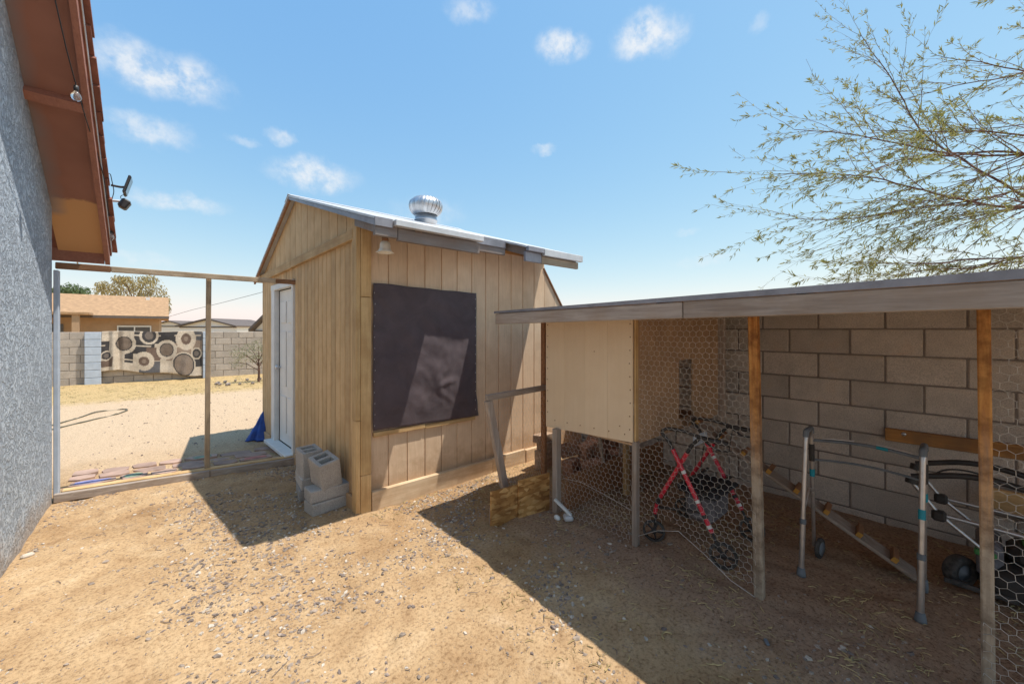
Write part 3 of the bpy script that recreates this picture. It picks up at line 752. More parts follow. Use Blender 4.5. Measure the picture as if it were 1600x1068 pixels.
MB().bbox((XE0, 2.64, 2.178), (1.19, 2.651, 2.242), .002).build('drip_edge', 'greymetal', shed)
MB().bbox((1.235, 2.654, 2.10), (1.96, 2.686, 2.188), .003).build('fascia_board', 'trim_grey', shed)
MB().bbox((1.195, 2.60, 2.192), (1.965, 2.653, 2.236), .003).build('eave_batten', 'galvpaint', shed)
MB().bbox((1.97, 2.925, 2.255), (2.48, 2.934, 2.33), .002).build('drip_edge', 'greymetal', shed)
MB().bbox((1.97, 2.936, 2.19), (2.48, 2.966, 2.285), .003).build('fascia_board', 'trim_grey', shed)
MB().bbox((2.49, 2.654, 2.10), (2.70, 2.686, 2.19), .003).build('fascia_board', 'greymetal', shed)
MB().bbox((2.49, 2.615, 2.192), (2.70, 2.653, 2.236), .003).build('eave_batten', 'greymetal', shed)
MB().bbox((2.705, 2.654, 2.10), (XE1-.02, 2.686, 2.168), .003).build('fascia_board', 'tan_x', shed)
MB().bbox((2.705, 2.615, 2.172), (XE1+.01, 2.653, 2.236), .003).build('eave_batten', 'galvpaint', shed)
MB().bbox((1.16, Y0-.03, 2.265), (X1, Y0-.0045, 2.315), .003).build('frieze_board', 'orange_x', shed)

def shear(root, f):                 # carpentry that is slightly out of square
    todo = list(root.children); done = set()
    while todo:
        o = todo.pop(); todo += list(o.children)
        if o.type != 'MESH' or o.data.name in done: continue
        done.add(o.data.name); w = wloc(o)
        for v in o.data.vertices:
            p = f(v.co + w); v.co = p - w
shear(shed, lambda p: Vector((p.x - .06*max(0, p.y-Y0-.1), p.y, p.z)))

# roof vent
vx, vy = 2.36, 4.3; vz = zroof(vy)
vent = thing('turbine_vent', (vx, vy, vz), 'silver spinning turbine vent standing on the shed roof', 'roof vent')
MB().lathe([(.13, -.06), (.13, .035), (.138, .037), (.138, .05), (.131, .055), (.131, .11), (.001, .112)], (vx, vy, vz), n=28).build('collar', 'galv', vent)
nv_ = 22; prof = [(.135, .11), (.165, .135), (.19, .18), (.198, .225), (.185, .27), (.14, .31), (.07, .33)]
for k in range(nv_):
    a0 = 2*math.pi*k/nv_; vs = []
    for (r, h) in prof:
        for t, dr in ((0, .0), (.5, .008), (1.12, -.008)):
            tw = a0 + 2*math.pi/nv_*t + (h-.11)*.9
            vs.append((vx+(r+dr)*math.cos(tw), vy+(r+dr)*math.sin(tw), vz+h))
    MB().add(vs, [(i*3+j, i*3+j+1, i*3+j+4, i*3+j+3) for i in range(len(prof)-1) for j in range(2)], True).build('vane', 'galv', vent)
MB().lathe([(.075, .325), (.06, .338), (.001, .345)], (vx, vy, vz), n=22).build('cap', 'galv', vent)

# wall lamp under the eave
lx, ly, lz = 1.265, 2.95, 2.195
lamp = thing('eave_lamp', (lx, ly, lz), 'frosted tulip glass lamp hanging below the shed eave', 'lamp')
MB().lathe([(.001, .02), (.04, .018), (.042, .008), (.012, .0), (.012, -.012)], (lx, ly, lz), n=18).build('ceiling_plate', 'brown_x', lamp)
MB().lathe([(.014, -.008), (.024, -.014), (.026, -.045), (.02, -.05)], (lx, ly, lz), n=18).build('holder', 'brown_x', lamp)
MB().lathe([(.022, -.045), (.034, -.055), (.040, -.075), (.041, -.10), (.048, -.12), (.066, -.135), (.063, -.134), (.045, -.118), (.037, -.10), (.036, -.075), (.02, -.055)], (lx, ly, lz), n=36,
           flute=lambda a, h: .10*math.cos(a*6)*sst(-.10, -.135, h)).build('glass_shade', 'frost', lamp)

# ------------------------------------------------------------------ gateway between house and shed
gate = thing('gate_frame', (.2, 5.1, 0), 'open wooden gateway frame between stucco house and shed', 'gate frame')
GY = 5.10
MB().bar((-.735, GY-.005, 2.01), (-.40, GY-.003, 2.005), .036, .055).build('top_rail', 'brown_x', gate)
MB().bar((-.398, GY, 2.005), (.86, GY, 1.985), .036, .05).build('top_rail', 'tan_x', gate)
MB().bar((.862, GY-.002, 1.985), (1.09, GY-.004, 1.982), .036, .048).build('top_rail', 'brown_x', gate)
MB().bbox((.27, GY+.03, .06), (.312, GY+.075, 1.985), .004, Matrix.Rotation(R(.4), 3, 'Y')).build('post', 'tan_z', gate)
MB().bbox((-.746, GY-.02, 0), (-.715, GY+.05, 1.97), .004).build('post', 'lightblue', gate)
MB().bar((-.74, GY-.035, .03), (.30, GY-.03, .03), .045, .07).build('sill_board', 'grey_x', gate)
MB().bar((.304, GY-.032, .028), (1.10, GY-.04, .03), .045, .07).build('sill_board', 'grey_x', gate)
MB().bar((-.70, GY+.04, .05), (1.09, GY+.035, .05), .07, .045).build('sill_board', 'lumber_x', gate)

# path of painted flagstones beyond the sill
path_ = bpy.data.objects.new('path', None); C.objects.link(path_); path_.location = (.2, 5.45, 0); tag(path_, 'strip of painted flagstones laid just inside the gateway', kind='structure')
cols = ['stone']*7 + ['st_purple', 'st_redp', 'st_greenp', 'st_bluep', 'st_tealp']
rs = random.Random(5)
for row in range(4):
    xs = -.72 + rs.uniform(-.1, 0)
    while xs < 1.02:
        wd = rs.uniform(.2, .36); dp = .185; c = (xs+wd/2, GY+.10+row*.19+dp/2)
        pts = []; m_ = rs.choice((5, 6, 7))
        for k in range(m_):
            a = 2*math.pi*(k+.5)/m_ + rs.uniform(-.25, .25)
            ex = math.copysign(abs(math.cos(a))**.6, math.cos(a)); ey = math.copysign(abs(math.sin(a))**.6, math.sin(a))
            pts.append((max(-.73, min(1.03, c[0]+(wd/2-.008)*ex)), c[1]+(dp/2-.006)*ey, -.03))
        hh = gh(*c)+.016+rs.uniform(-.003, .003)
        fl = MB().prism(pts, (0, 0, hh+.03)).build('flagstone', 'stone', path_)
        if rs.random() < .4:          # a painted patch on the stone
            q = rs.choice(cols[7:]); pc = Vector((c[0], c[1], hh))
            poly = [(pc.x+(p[0]-c[0])*rs.uniform(.45, .85), pc.y+(p[1]-c[1])*rs.uniform(.45, .85), hh+.0005) for p in pts]
            MB().prism(poly, (0, 0, .002)).build('paint_patch', q, fl)
        xs += wd

for q in (gate, path_): shear(q, lambda p: Vector((p.x - (.045 if p.x > 1.0 else 0), p.y - .15*(p.x+.75), p.z)))

# ------------------------------------------------------------------ cinder blocks by the shed
def cinder_mesh(name, L=.39, Wd=.19, H=.19, holes=True):
    # cored block standing with cores along local z; length x, width y
    bm = bmesh.new()
    ox = [-L/2, -L/2+.028, -.014, .014, L/2-.028, L/2]; oy = [-Wd/2, -Wd/2+.032, Wd/2-.032, Wd/2]
    for i in range(5):
        for j in range(3):
            if holes and i in (1, 3) and j == 1: continue
            a = (ox[i], oy[j]); b = (ox[i+1], oy[j+1])
            q = [bm.verts.new((x, y, z)) for z in (-H/2, H/2) for x, y in ((a[0], a[1]), (b[0], a[1]), (b[0], b[1]), (a[0], b[1]))]
            for f in ((0,3,2,1),(4,5,6,7),(0,1,5,4),(1,2,6,5),(2,3,7,6),(3,0,4,7)): bm.faces.new([q[k] for k in f])
    bmesh.ops.remove_doubles(bm, verts=bm.verts[:], dist=1e-5)
    bm.verts.index_update()
    key = {}
    for f in bm.faces: key.setdefault(tuple(sorted(v.index for v in f.verts)), []).append(f)
    for v in list(key.values()):
        if len(v) > 1: bmesh.ops.delete(bm, geom=v, context='FACES_ONLY')
    bmesh.ops.recalc_face_normals(bm, faces=bm.faces[:])
    me = bpy.data.meshes.new(name); bm.to_mesh(me); bm.free(); me.materials.append(M['cinder']); return me
cored = cinder_mesh('cinder_block', .22, .165, .225)
halfm = cinder_mesh('cinder_block', .30, .19, .095, False)
def cblock(me, loc, rot, label):
    o = bpy.data.objects.new('cinder_block', me); C.objects.link(o); o.location = loc; o.rotation_euler = rot
    b = o.modifiers.new('soft', 'BEVEL'); b.width = .005; b.segments = 1; b.limit_method = 'ANGLE'
    return tag(o, label, 'concrete block', 'concrete blocks stacked by the shed')
hm = cmu_mesh('cinder_block', .30, .095, .17, 'cinder', .006)
hm2 = cmu_mesh('cinder_block', .31, .095, .17, 'cinder', .006)
bx_, by_ = .975, 3.42
cblock(hm, (bx_, by_, .045), (0, 0, R(8)), 'solid grey block lying on the gravel under the tilted cored block stack')
cblock(hm2, (bx_+.005, by_+.01, .142), (0, 0, R(3)), 'solid grey block lying second from ground beneath the tilted cored block')
cblock(cored, (bx_-.01, by_+.02, .305), (R(-10), R(-8), R(98)), 'cored grey block tilted on end atop the stack beside the shed corner post')
cblock(hm, (.93, by_+.40, .045), (0, 0, R(82)), 'solid grey block on the gravel below the upright cored block, nearer the gateway')
cblock(hm2, (.935, by_+.40, .142), (0, 0, R(86)), 'solid grey block second from ground under the upright cored block, nearer the gateway')
cblock(cored, (.93, by_+.36, .302), (R(-2), R(-2), R(92)), 'cored grey block standing straight on end atop the stack nearer the gateway')

# ------------------------------------------------------------------ chicken coop
coop = thing('chicken_coop', (2.4, 1.2, 0), 'low roofed chicken coop with cream nest box, wire mesh and wooden posts', 'chicken coop')
CX = 2.4; BZ = 1.53
def post(x, y, w, d, z1, mat, lean=(0, 0)):
    MB().bar((x, y, gh(x, y)-.03), (x+lean[0], y+lean[1], z1), w, d, .005, (1, 0, 0)).build('post', mat, coop)
post(2.35, 2.14, .05, .06, .665, 'grey_z'); post(2.40, 1.46, .035, .05, .70, 'grey_z')
MB().bar((2.445, .725, gh(2.44, .725)-.03), (2.405, .745, 1.60), .045, .05, .005, (1, 0, 0)).build('post', 'aged_post', coop)
MB().bar((2.44, -.075, gh(2.44, -.08)-.03), (2.40, -.06, 1.60), .036, .038, .005, (1, 0, 0)).build('post', 'aged_post', coop)
post(2.44, -1.1, .05, .05, 1.6, 'aged_post'); post(2.53, 2.46, .05, .035, 1.6, 'brown_x')
# roof
XR0, YT, YB = 2.02, 2.50, -2.4
def zc(x): return 1.585 + (x-XR0)*.045
def beam_z(y): return .0 + (YT-y)*.018
MB().bar((XR0, YT, 1.548), (XR0, .95, 1.562), .036, .085, .004).build('front_beam', 'grey_y', coop)
MB().bar((XR0, .945, 1.562), (XR0, YB, 1.592), .036, .088, .004).build('front_beam', 'grey_y', coop)
MB().prism([(XR0-.022, YT+.01, 1.594), (XR0-.022, YB, 1.639), (XR0-.022, YB, 1.685), (XR0-.022, YT+.01, 1.610)], (.004, 0, 0)).build('drip_edge', 'greymetal', coop)
def zr2(x, y): return 1.606 + (YT-y)*.0145 + (x-XR0)*.03
def roofslab(xa, xb, t, z, name, mat):
    MB().prism([(xa, YT, zr2(xa, YT)+z), (xb, YT, zr2(xb, YT)+z), (xb, YB, zr2(xb, YB)+z), (xa, YB, zr2(xa, YB)+z)], (0, 0, t)).build(name, mat, coop)
roofslab(XR0-.017, 4.22, .006, .0, 'roof_sheet', 'greymetal')
roofslab(XR0+.02, 4.2, .012, -.0135, 'roof_deck', 'ply')
for yy in (2.40, 1.75, 1.1, .45, -.2, -.85, -1.5):
    MB().bar((XR0+.02, yy, zr2(XR0, yy)-.052), (4.06, yy, zr2(4.06, yy)-.052), .036, .072).build('rafter', 'orange_x', coop)
# nest box
NX, NY0, NY1, NZ0 = 2.365, 1.462, 2.275, .655
n = 4; w = (NY1-NY0)/n
for i in range(n):
    a = NY0+i*w; b = a+w
    za = .665+.035*(1-i/n); 
    MB().prism([(NX, a+.0006, NZ0+.04*(1-i/n)), (NX, b-.0006, NZ0+.04*(1-(i+1)/n)), (NX, b-.0006, 1.585), (NX, a+.0006, 1.585)], (.012, 0, 0)).build('front_plank', 'panel', coop)
scw = cmu_mesh('screw', .008, .008, .004, 'brown_x', .001)
for i in range(9):
    for yy in (NY0+.02, NY1-.02):
        piece('screw', scw, coop, (NX-.002, yy+random.uniform(-.004, .004), .78+i*.09), (0, R(90), 0))
for i in range(6): piece('screw', scw, coop, (NX-.002, NY0+.06+i*.13, .72+.02*(1-i/6)), (0, R(90), 0))
piece('screw', scw, coop, (NX-.002, NY0+.10, .79), (0, R(90), 0)); piece('screw', scw, coop, (NX-.002, 1.78, 1.30), (0, R(90), 0))
MB().bbox((NX+.014, NY0-.014, .70), (NX+.05, NY0-.001, 1.58), .003).build('box_corner', 'lumber_z', coop)
# side panel with a pop hole, floor, far side
sp_ = MB()
for a, b in (((NX+.052, .69), (3.02, 1.6)), ((3.26, .69), (3.80, 1.6)), ((3.022, .69), (3.258, .76)), ((3.022, 1.22), (3.258, 1.6))):
    sp_.box((a[0], NY0-.006, a[1]), (b[0], NY0+.008, b[1]))
sp_.build('side_panel', 'ply', coop)
MB().box((NX+.013, NY1-.013, .68), (3.8, NY1-.001, 1.59)).build('far_panel', 'ply', coop)
MB().box((NX+.013, NY0+.01, .67), (3.8, 1.95, .684)).build('box_floor', 'ply', coop)
MB().box((3.80, NY0, .69), (3.815, 1.60, 1.6)).build('back_panel', 'lightblue', coop)
MB().bar((3.79, NY0-.03, 0), (3.79, NY0-.03, 1.6), .06, .04).build('box_leg', 'grey_z', coop)
MB().bar((3.4, 2.22, 0), (3.4, 2.22, .68), .05, .05).build('box_leg', 'grey_z', coop)
MB().bar((3.05, 1.95, 0), (3.05, 1.95, .67), .035, .06).build('box_leg', 'lumber_z', coop)
MB().bar((2.95, 2.12, .25), (2.88, 2.14, .66), .025, .03).build('brace', 'grey_z', coop)
MB().bbox((2.42, 2.09, -.03), (3.98, 2.115, .27), .003).build('kick_board', 'brown_x', coop)
# wire netting: real hexagon strands
def hexnet(name, fn, U, V, w=.040, t=.022, b=.011, r=.001, bottom=None):
    h = t+b; mb = MB(); vs = []; fs = []
    def strand(p, q):
        p = Vector(p); q = Vector(q); d = (q-p); 
        if d.length < 1e-5: return
        d.normalize(); u = d.orthogonal().normalized(); w_ = d.cross(u); k = len(vs)
        for e in (p, q):
            for a in (0, 2.094, 4.189): vs.append(tuple(e + (u*math.cos(a)+w_*math.sin(a))*r))
        for i in range(3): j = (i+1) % 3; fs.append((k+i, k+j, k+3+j, k+3+i))
    rows = int(V/h)+1; colsn = int(U/w)+1
    for j in range(rows):
        for i in range(colsn):
            cu = i*w + (w/2 if j % 2 else 0); cv = j*h
            def pt(u, v):
                jx = .0035*nv(u*60, v*60, 1)+.006*nv(u*6, v*6, 3); jz = .003*nv(u*60, v*60, 5)+.008*nv(u*5, v*5, 9)
                return fn(min(U, max(0, u+jx)), max(0, v+jz))
            if cv+t > V or cu > U: continue
            if bottom and cv < bottom(cu): continue
            T = pt(cu, cv+t); A = pt(cu+w/2, cv+b); B = pt(cu-w/2, cv+b); D = pt(cu+w/2, cv-b)
            strand(T, A); strand(T, B); strand(A, D)
    mb.add(vs, fs, True)
    o = mb.build(name, 'wire', coop if name == 'wire_netting' else None, fixn=False); o['kind'] = 'stuff'; return o
hexnet('wire_netting', lambda u, v: Vector((2.405+.02*nv(u*3, v*2, 1)+.012*math.sin(u*4), 1.435-u, .05+v)), .70, 1.53, bottom=lambda u: .05+.13*math.exp(-((u-.2)/.17)**2)-.10*sst(.3, .7, u))
hexnet('wire_netting', lambda u, v: Vector((2.38+.03*nv(u*3, v*3, 4)-.05*(1-v/.68)**2, 2.10-u, .02+v)), .63, .68)
hexnet('wire_netting', lambda u, v: Vector((2.42+.012*nv(u*3, v*2, 6), -.06-u, .02+v)), .9, 1.55)
def edgewire(pts, name='edge_wire'):
    MB().tube(pts, .0016, 5).build(name, 'wire', coop)
edgewire([(2.40, 1.44, .06), (2.40, 1.3, .15), (2.40, 1.16, .20), (2.39, 1.0, .13), (2.38, .85, .05), (2.41, .74, .0)])
edgewire([(2.38, 2.1, .27), (2.36, 1.9, .30), (2.37, 1.7, .27), (2.39, 1.48, .22)])

# boards fixed to or leaning at the block wall
tag(MB().bbox((4.03, -1.6, .645), (4.0705, .37, .735), .004, Matrix.Rotation(R(-.6), 3, 'X')).build('ledger_board', 'orange_y', None, (4.05, -.6, .69)), 'orange brown board bolted level along the grey block wall', 'board')
MB().lathe([(.001, -.006), (.012, -.005), (.014, 0)], (4.03, .27, .70), (1, 0, 0), 12).build('bolt', 'galv', bpy.data.objects['ledger_board'])
tag(MB().bbox((3.86, -.95, .33), (3.9, -.11, .47), .004).build('loose_board', 'lumber_y', None, (3.88, -.5, .33)), 'pale board propped behind the lawn mower', 'board')
# ramp with cleats
rp0 = Vector((3.14, 1.43, .765)); rp1 = Vector((3.27, .17, .035))
ramp_ = thing('coop_ramp', rp1, 'narrow sloping hen ramp with orange-ended cleats leading to the nest box hole', 'ramp')
MB().bar(rp0, rp1, .15, .02).build('ramp_board', 'grey_y', ramp_)
d = (rp1-rp0).normalized(); rx = d.cross(Vector((0, 0, 1))).normalized(); upv = rx.cross(d)
for k in range(8):
    c = rp0.lerp(rp1, (k+.45)/8.1) + upv*.028
    cl = MB().bar(c-rx*.075, c+rx*.075, .03, .032, .003, upv).build('cleat', 'brown_x', ramp_)
    MB().bar(c+rx*(.0755 if rx.x < 0 else -.0775), c+rx*(.0775 if rx.x < 0 else -.0755), .028, .03, .001, upv).build('cleat_end', 'orangeend', cl)

# ------------------------------------------------------------------ aluminium walking frame
walk = thing('walking_frame', (3.0, .38, 0), 'aluminium walking frame with teal tape and grey handgrips in the pen', 'walking frame')
def wz(p): return gh(p[0], p[1])
for side, yy in (('a', .62), ('b', .13)):
    dy = -.0
    b0 = Vector((2.82, yy, wz((2.82, yy))+.02)); t0 = Vector((2.905, yy-.005, .845)); t1 = Vector((3.03, yy-.005, .845)); b1 = Vector((3.13, yy+.0, .07))
    MB().tube(rnd([b0.lerp(t0, .35), t0, t1, t1.lerp(b1, .55)], .062, 7), .0125, 12).build('side_tube', 'alu', walk)
    MB().tube([b0.lerp(t0, -.01), b0.lerp(t0, .36)], .0145, 12).build('leg', 'alu', walk)
    MB().tube([b0.lerp(t0, .34), b0.lerp(t0, .375)], .017, 12).build('leg_collar', 'greyrubber', walk)
    MB().tube([t1.lerp(b1, .54), b1], .0105, 12).build('leg', 'alu', walk)
    MB().tube([t1.lerp(b1, .53), t1.lerp(b1, .57)], .016, 12).build('leg_collar', 'alu', walk)
    MB().lathe([(.001, -.02), (.024, -.02), (.023, -.005), (.018, .025), (.015, .03)], b0, n=16).build('foot', 'greyrubber', walk)
    ctr = (t0+t1)/2
    MB().tube(rnd([t0.lerp(b0, .04)+Vector((.0, 0, 0)), t0+Vector((.0, 0, .0)), t1, t1.lerp(b1, .04)], .062, 7), .0155, 12).build('handgrip', 'greyrubber', walk)
    MB().tube([t1.lerp(b1, .13), t1.lerp(b1, .27)], .0155, 12).build('hinge_sleeve', 'black', walk)
    for tt, top, bot in ((.34, t1, b1),) + (((.36, t0, b0),) if side == 'b' else ()):
        MB().tube([top.lerp(bot, tt), top.lerp(bot, tt+.06)], .0142, 12).build('tape_band', 'teal', walk)
    MB().tube(rnd([b0.lerp(t0, .42), b0.lerp(t0, .42)+Vector((.12, 0, .11)), t1.lerp(b1, .52)], .04), .009, 8).build('side_brace', 'alu', walk)
    if side == 'a':
        wc = b1+Vector((.0, -.03, .0))
        wh = MB().lathe([(.018, -.012), (.05, -.012), (.062, -.008), (.064, 0), (.062, .008), (.05, .012), (.018, .012)], (wc.x, wc.y, gh(wc.x, wc.y)+.064), (.15, 1, 0), 24).build('wheel', 'rubber', walk)
        MB().lathe([(.001, -.015), (.042, -.013), (.042, .013), (.001, .015)], (wc.x, wc.y, gh(wc.x, wc.y)+.064), (.15, 1, 0), 18).build('hub', 'greyrubber', wh)
    else:
        MB().lathe([(.001, -.055), (.016, -.05), (.018, -.02), (.014, .02)], b1, n=14).build('foot', 'greyrubber', walk)
for zf, bow, rr, nm, mt in ((.10, .05, .009, 'cross_bar', 'greyrubber'), (.26, .04, .0065, 'cross_bar', 'greyrubber')):
    def q(yy): return Vector((3.03, yy, .845)).lerp(Vector((3.13, yy, .07)), zf)
    a, b = q(.612), q(.122)
    pts = [a.lerp(b, i/10)+Vector((bow*math.sin(math.pi*i/10), 0, .012*math.sin(math.pi*i/10))) for i in range(11)]
    MB().tube(pts, rr, 10).build(nm, mt, walk)
    if zf < .2: MB().tube(pts[6:8], rr+.002, 10).build('tape_band', 'teal', walk)
    if zf < .2:
        MB().tube([p+Vector((-.012, 0, .016)) for p in pts[1:5]], .005, 6).build('release_lever', 'alu', walk)
        MB().tube([p+Vector((-.012, 0, .016)) for p in pts[6:10]], .005, 6).build('release_lever', 'alu', walk)

# ------------------------------------------------------------------ red rollator
rol = thing('rollator', (2.8, 1.18, 0), 'folded red rollator with black wheels behind the wire netting', 'rollator')
def wheel(parent, c, r, ax, wd=.022):
    c = Vector(c)
    o = MB().lathe([(r*.80, -wd*.5), (r*.93, -wd*.6), (r, -wd*.3), (r, wd*.3), (r*.93, wd*.6), (r*.80, wd*.5), (r*.80, -wd*.5)], c, ax, 26).build('wheel', 'rubber', parent)
    h = MB().lathe([(.001, -wd*.7), (r*.24, -wd*.6), (r*.24, wd*.6), (.001, wd*.7)], c, ax, 14)
    a = Vector(ax).normalized(); u = a.orthogonal().normalized(); w = a.cross(u)
    for k in range(5):
        an = 2*math.pi*k/5; dv = u*math.cos(an)+w*math.sin(an)
        h.bar(c+dv*r*.2, c+dv*r*.84, wd*.5, r*.16, .002, a)
    h.build('rim', 'black', o); return o
for s, xx in ((0, 2.57), (1, 3.04)):
    g0 = gh(xx, 1.41)
    wa = Vector((xx, 1.42, g0+.075)); wb = Vector((xx-.03*(1-s), .95, gh(xx, .95)+.08))
    wheel(rol, wa, .075, (1, .5 if s == 0 else .2, 0)); wheel(rol, wb, .08, (1, .25, 0))
    topB = Vector((xx, 1.31, .70)); topA = Vector((xx+.01, 1.16, .70))
    # fork ends
    MB().tube([wa, wa+Vector((.028, 0, .09)), wa+Vector((.015, 0, .13))], .008, 8).build('caster_fork', 'black', rol)
    MB().tube([wb, wb+Vector((-.026, .03, .08)), wb+Vector((-.01, .06, .12))], .008, 8).build('caster_fork', 'black', rol)
    A0 = wa+Vector((.015, 0, .12)); A1 = A0+Vector((0, -.02, .09))
    MB().tube(rnd([A0, A1, topA.lerp(A1, .12)], .03), .0145, 10).build('front_leg', 'red', rol)
    MB().tube([A1+Vector((0, .004, -.015)), A1.lerp(topA, .08)], .0155, 10).build('joint', 'black', rol)
    B0 = wb+Vector((-.01, .06, .12))
    MB().tube([B0, B0.lerp(topB, .9)], .0145, 10).build('rear_leg', 'red', rol)
    for t in (.04, .30, .62): MB().tube([B0.lerp(topB, t), B0.lerp(topB, t+.035)], .0152, 10).build('decal_band', 'white', rol)
    MB().tube([B0.lerp(topB, .14), B0.lerp(topB, .18)], .0155, 10).build('joint', 'black', rol)
    MB().tube(rnd([B0.lerp(topB, .88), topB, topB+Vector((0, .06, .05)), topB+Vector((0, .02, .085)), topB+Vector((.01, -.10, .085)), topB+Vector((.015, -.25, .06))], .035), .0115, 10).build('handle_bar', 'black', rol)
    MB().tube([topA.lerp(A1, .14), topA, topA+Vector((.005, -.05, .06))], .0115, 10).build('upper_tube', 'black', rol)
    hg = topB+Vector((.015, -.25, .06))
    MB().tube([hg+Vector((0, .03, 0)), hg+Vector((.0, -.13, -.005))], .017, 12).build('handgrip', 'black', rol)
    MB().tube(rnd([hg+Vector((0, .02, -.015)), hg+Vector((0, -.05, -.055)), hg+Vector((0, -.15, -.045))], .03), .0065, 6).build('brake_lever', 'black', rol)
    MB().tube(rnd([hg+Vector((0, .02, -.03)), hg+Vector((.02, .05, -.16)), B0.lerp(topB, .3)+Vector((.02, 0, 0)), B0.lerp(topB, .05)], .08), .003, 5).build('brake_cable', 'cable', rol)
    MB().bar(wa+Vector((.012, -.02, .17)), B0.lerp(topB, .2)+Vector((.01, 0, .0)), .012, .018).build('side_link', 'black', rol)
MB().bbox((2.62, 1.02, .36), (3.0, 1.28, .395), .012).build('seat', 'fabric', rol)
MB().add(*(lambda m: (m.v, m.f))(MB().bbox((2.66, 1.06, .17), (2.95, 1.25, .355), .03))).build('bag', 'pouch', rol)
MB().tube([(2.57, 1.245, .42), (3.04, 1.245, .42)], .011, 10).build('cross_tube', 'black', rol)
MB().tube([(2.57, 1.09, .40), (3.04, 1.09, .40)], .011, 10).build('cross_tube', 'black', rol)
MB().bbox((2.70, 1.19, .66), (2.9, 1.21, .735), .01).build('tag_plate', 'lightblue', rol)

# ------------------------------------------------------------------ lawn mower
mow = thing('lawn_mower', (3.5, -.32, 0), 'green and black push lawn mower with folded handle against the block wall', 'lawn mower')
deck = []
for (z, k) in ((.07, 1.0), (.13, 1.0), (.17, .94), (.20, .80)):
    for i in range(28):
        a = 2*math.pi*i/28; ca, sa = math.cos(a), math.sin(a); e = .55
        deck.append((3.5+.23*k*math.copysign(abs(ca)**e, ca), -.36+.30*k*math.copysign(abs(sa)**e, sa), z))
MB().add(deck, [(j*28+i, j*28+(i+1) % 28, (j+1)*28+(i+1) % 28, (j+1)*28+i) for j in range(3) for i in range(28)]+[tuple(range(84, 112))], True).build('deck', 'black', mow)
MB().bbox((3.33, -.155, .10), (3.66, -.06, .30), .03).build('rear_flap', 'pouch', mow)
MB().bbox((3.38, -.50, .19), (3.62, -.17, .30), .04).build('motor_cover', 'black', mow)
MB().bbox((3.41, -.46, .30), (3.59, -.22, .335), .015).build('cover_top', 'greenpl', mow)
MB().bbox((3.31, -.13, .235), (3.36, -.05, .262), .006).build('side_stripe', 'greenpl', mow)
MB().bbox((3.262, -.20, .05), (3.285, .06, .075), .005).build('skirt', 'rubber', mow)
for wx, wy, r in ((3.40, .0, .085), (3.76, -.22, .085), (3.27, -.62, .085), (3.73, -.62, .085)):
    wo = MB().lathe([(r*.55, -.028), (r*.92, -.03), (r, -.02), (r, .02), (r*.92, .03), (r*.55, .028), (r*.55, -.028)], (wx, wy, gh(wx, wy)+r), (-.6, -.8, 0), 26, flute=lambda a, h: .012*math.cos(a*24)).build('wheel', 'rubber', mow)
    MB().lathe([(.001, -.02), (r*.3, -.03), (r*.5, -.012), (r*.56, -.018), (r*.56, .018), (.001, .034)], (wx, wy, gh(wx, wy)+r), (-.6, -.8, 0), 18).build('hub', 'greyrubber', wo)
for xx in (3.34, 3.68):
    MB().tube([(xx, -.07, .27), (xx-.01, .08, .40), (xx-.02, .19, .56)], .0105, 10).build('lower_handle', 'alu', mow)
    MB().bbox((xx-.035, .05, .365), (xx+.012, .11, .425), .012).build('clamp_knob', 'black', mow)
    MB().tube([(xx+.012, .085, .395), (xx+.012, -.75, .36)], .0115, 10).build('fold_tube', 'galv', mow)
    MB().tube([(xx-.02, .19, .55), (xx-.015, .185, .585)], .03, 10).build('handle_joint', 'black', mow)
MB().tube(rnd([(3.32, .19, .59), (3.33, -.06, .665), (3.36, -.75, .52)], .12), .0165, 12).build('upper_handle', 'black', mow)
MB().tube(rnd([(3.66, .19, .59), (3.67, -.06, .665), (3.68, -.75, .52)], .12), .0165, 12).build('upper_handle', 'black', mow)
MB().tube(rnd([(3.33, .12, .60), (3.335, .06, .665), (3.335, -.02, .68), (3.37, -.7, .55)], .05), .005, 8).build('bail_bar', 'black', mow)
MB().tube([(3.36, -.74, .52), (3.68, -.74, .52)], .0165, 12).build('grip_bar', 'black', mow)

# ------------------------------------------------------------------ pen fence, OSB scraps, bricks
pf = thing('pen_fence', (2.1, 2.45, 0), 'leaning weathered wire fence frame between shed and coop', 'fence')
MB().bar((2.10, 2.44, -.02), (1.90, 2.46, .90), .045, .06, .004, (1, 0, 0)).build('post', 'grey_z', pf)
MB().bar((1.875, 2.455, .925), (2.53, 2.44, .945), .035, .045).build('rail', 'grey_x', pf)
n0 = hexnet('fence_netting', lambda u, v: Vector((1.93+u+(.17*(1-v/.85))*(1-u/.55), 2.44+.01*nv(u*4, v*4), .06+v)), .58, .86, r=.0007)
n0.name = 'wire_netting'; n0.parent = pf; n0.location = n0.location - pf.location
o = MB().bbox((1.80, 2.275, -.03), (2.10, 2.292, .255), .002, rotz(R(-8))).build('strand_board', 'osb', None, (1.95, 2.28, 0)); tag(o, 'strand board scrap at the end of the pen edging away from the coop post', 'board')
o = MB().bbox((2.03, 2.222, -.03), (2.335, 2.238, .295), .002, rotz(R(-8))).build('strand_board', 'osb', None, (2.15, 2.24, 0)); tag(o, 'strand board scrap overlapping another and butted to the coop post', 'board')
MB().bbox((1.815, 2.315, -.03), (1.86, 2.34, .12), .003).build('stake', 'grey_z', bpy.data.objects['strand_board'])
def bk(loc, rot, mat, label, grp, sz=(.20, .095, .06)):
    o = MB().bbox(tuple(-s/2 for s in sz), tuple(s/2 for s in sz), .005).build('brick', mat, None, (0, 0, 0)); o.location = loc; o.rotation_euler = rot
    return tag(o, label, 'brick', grp)
g_ = gh(2.92, 2.85)
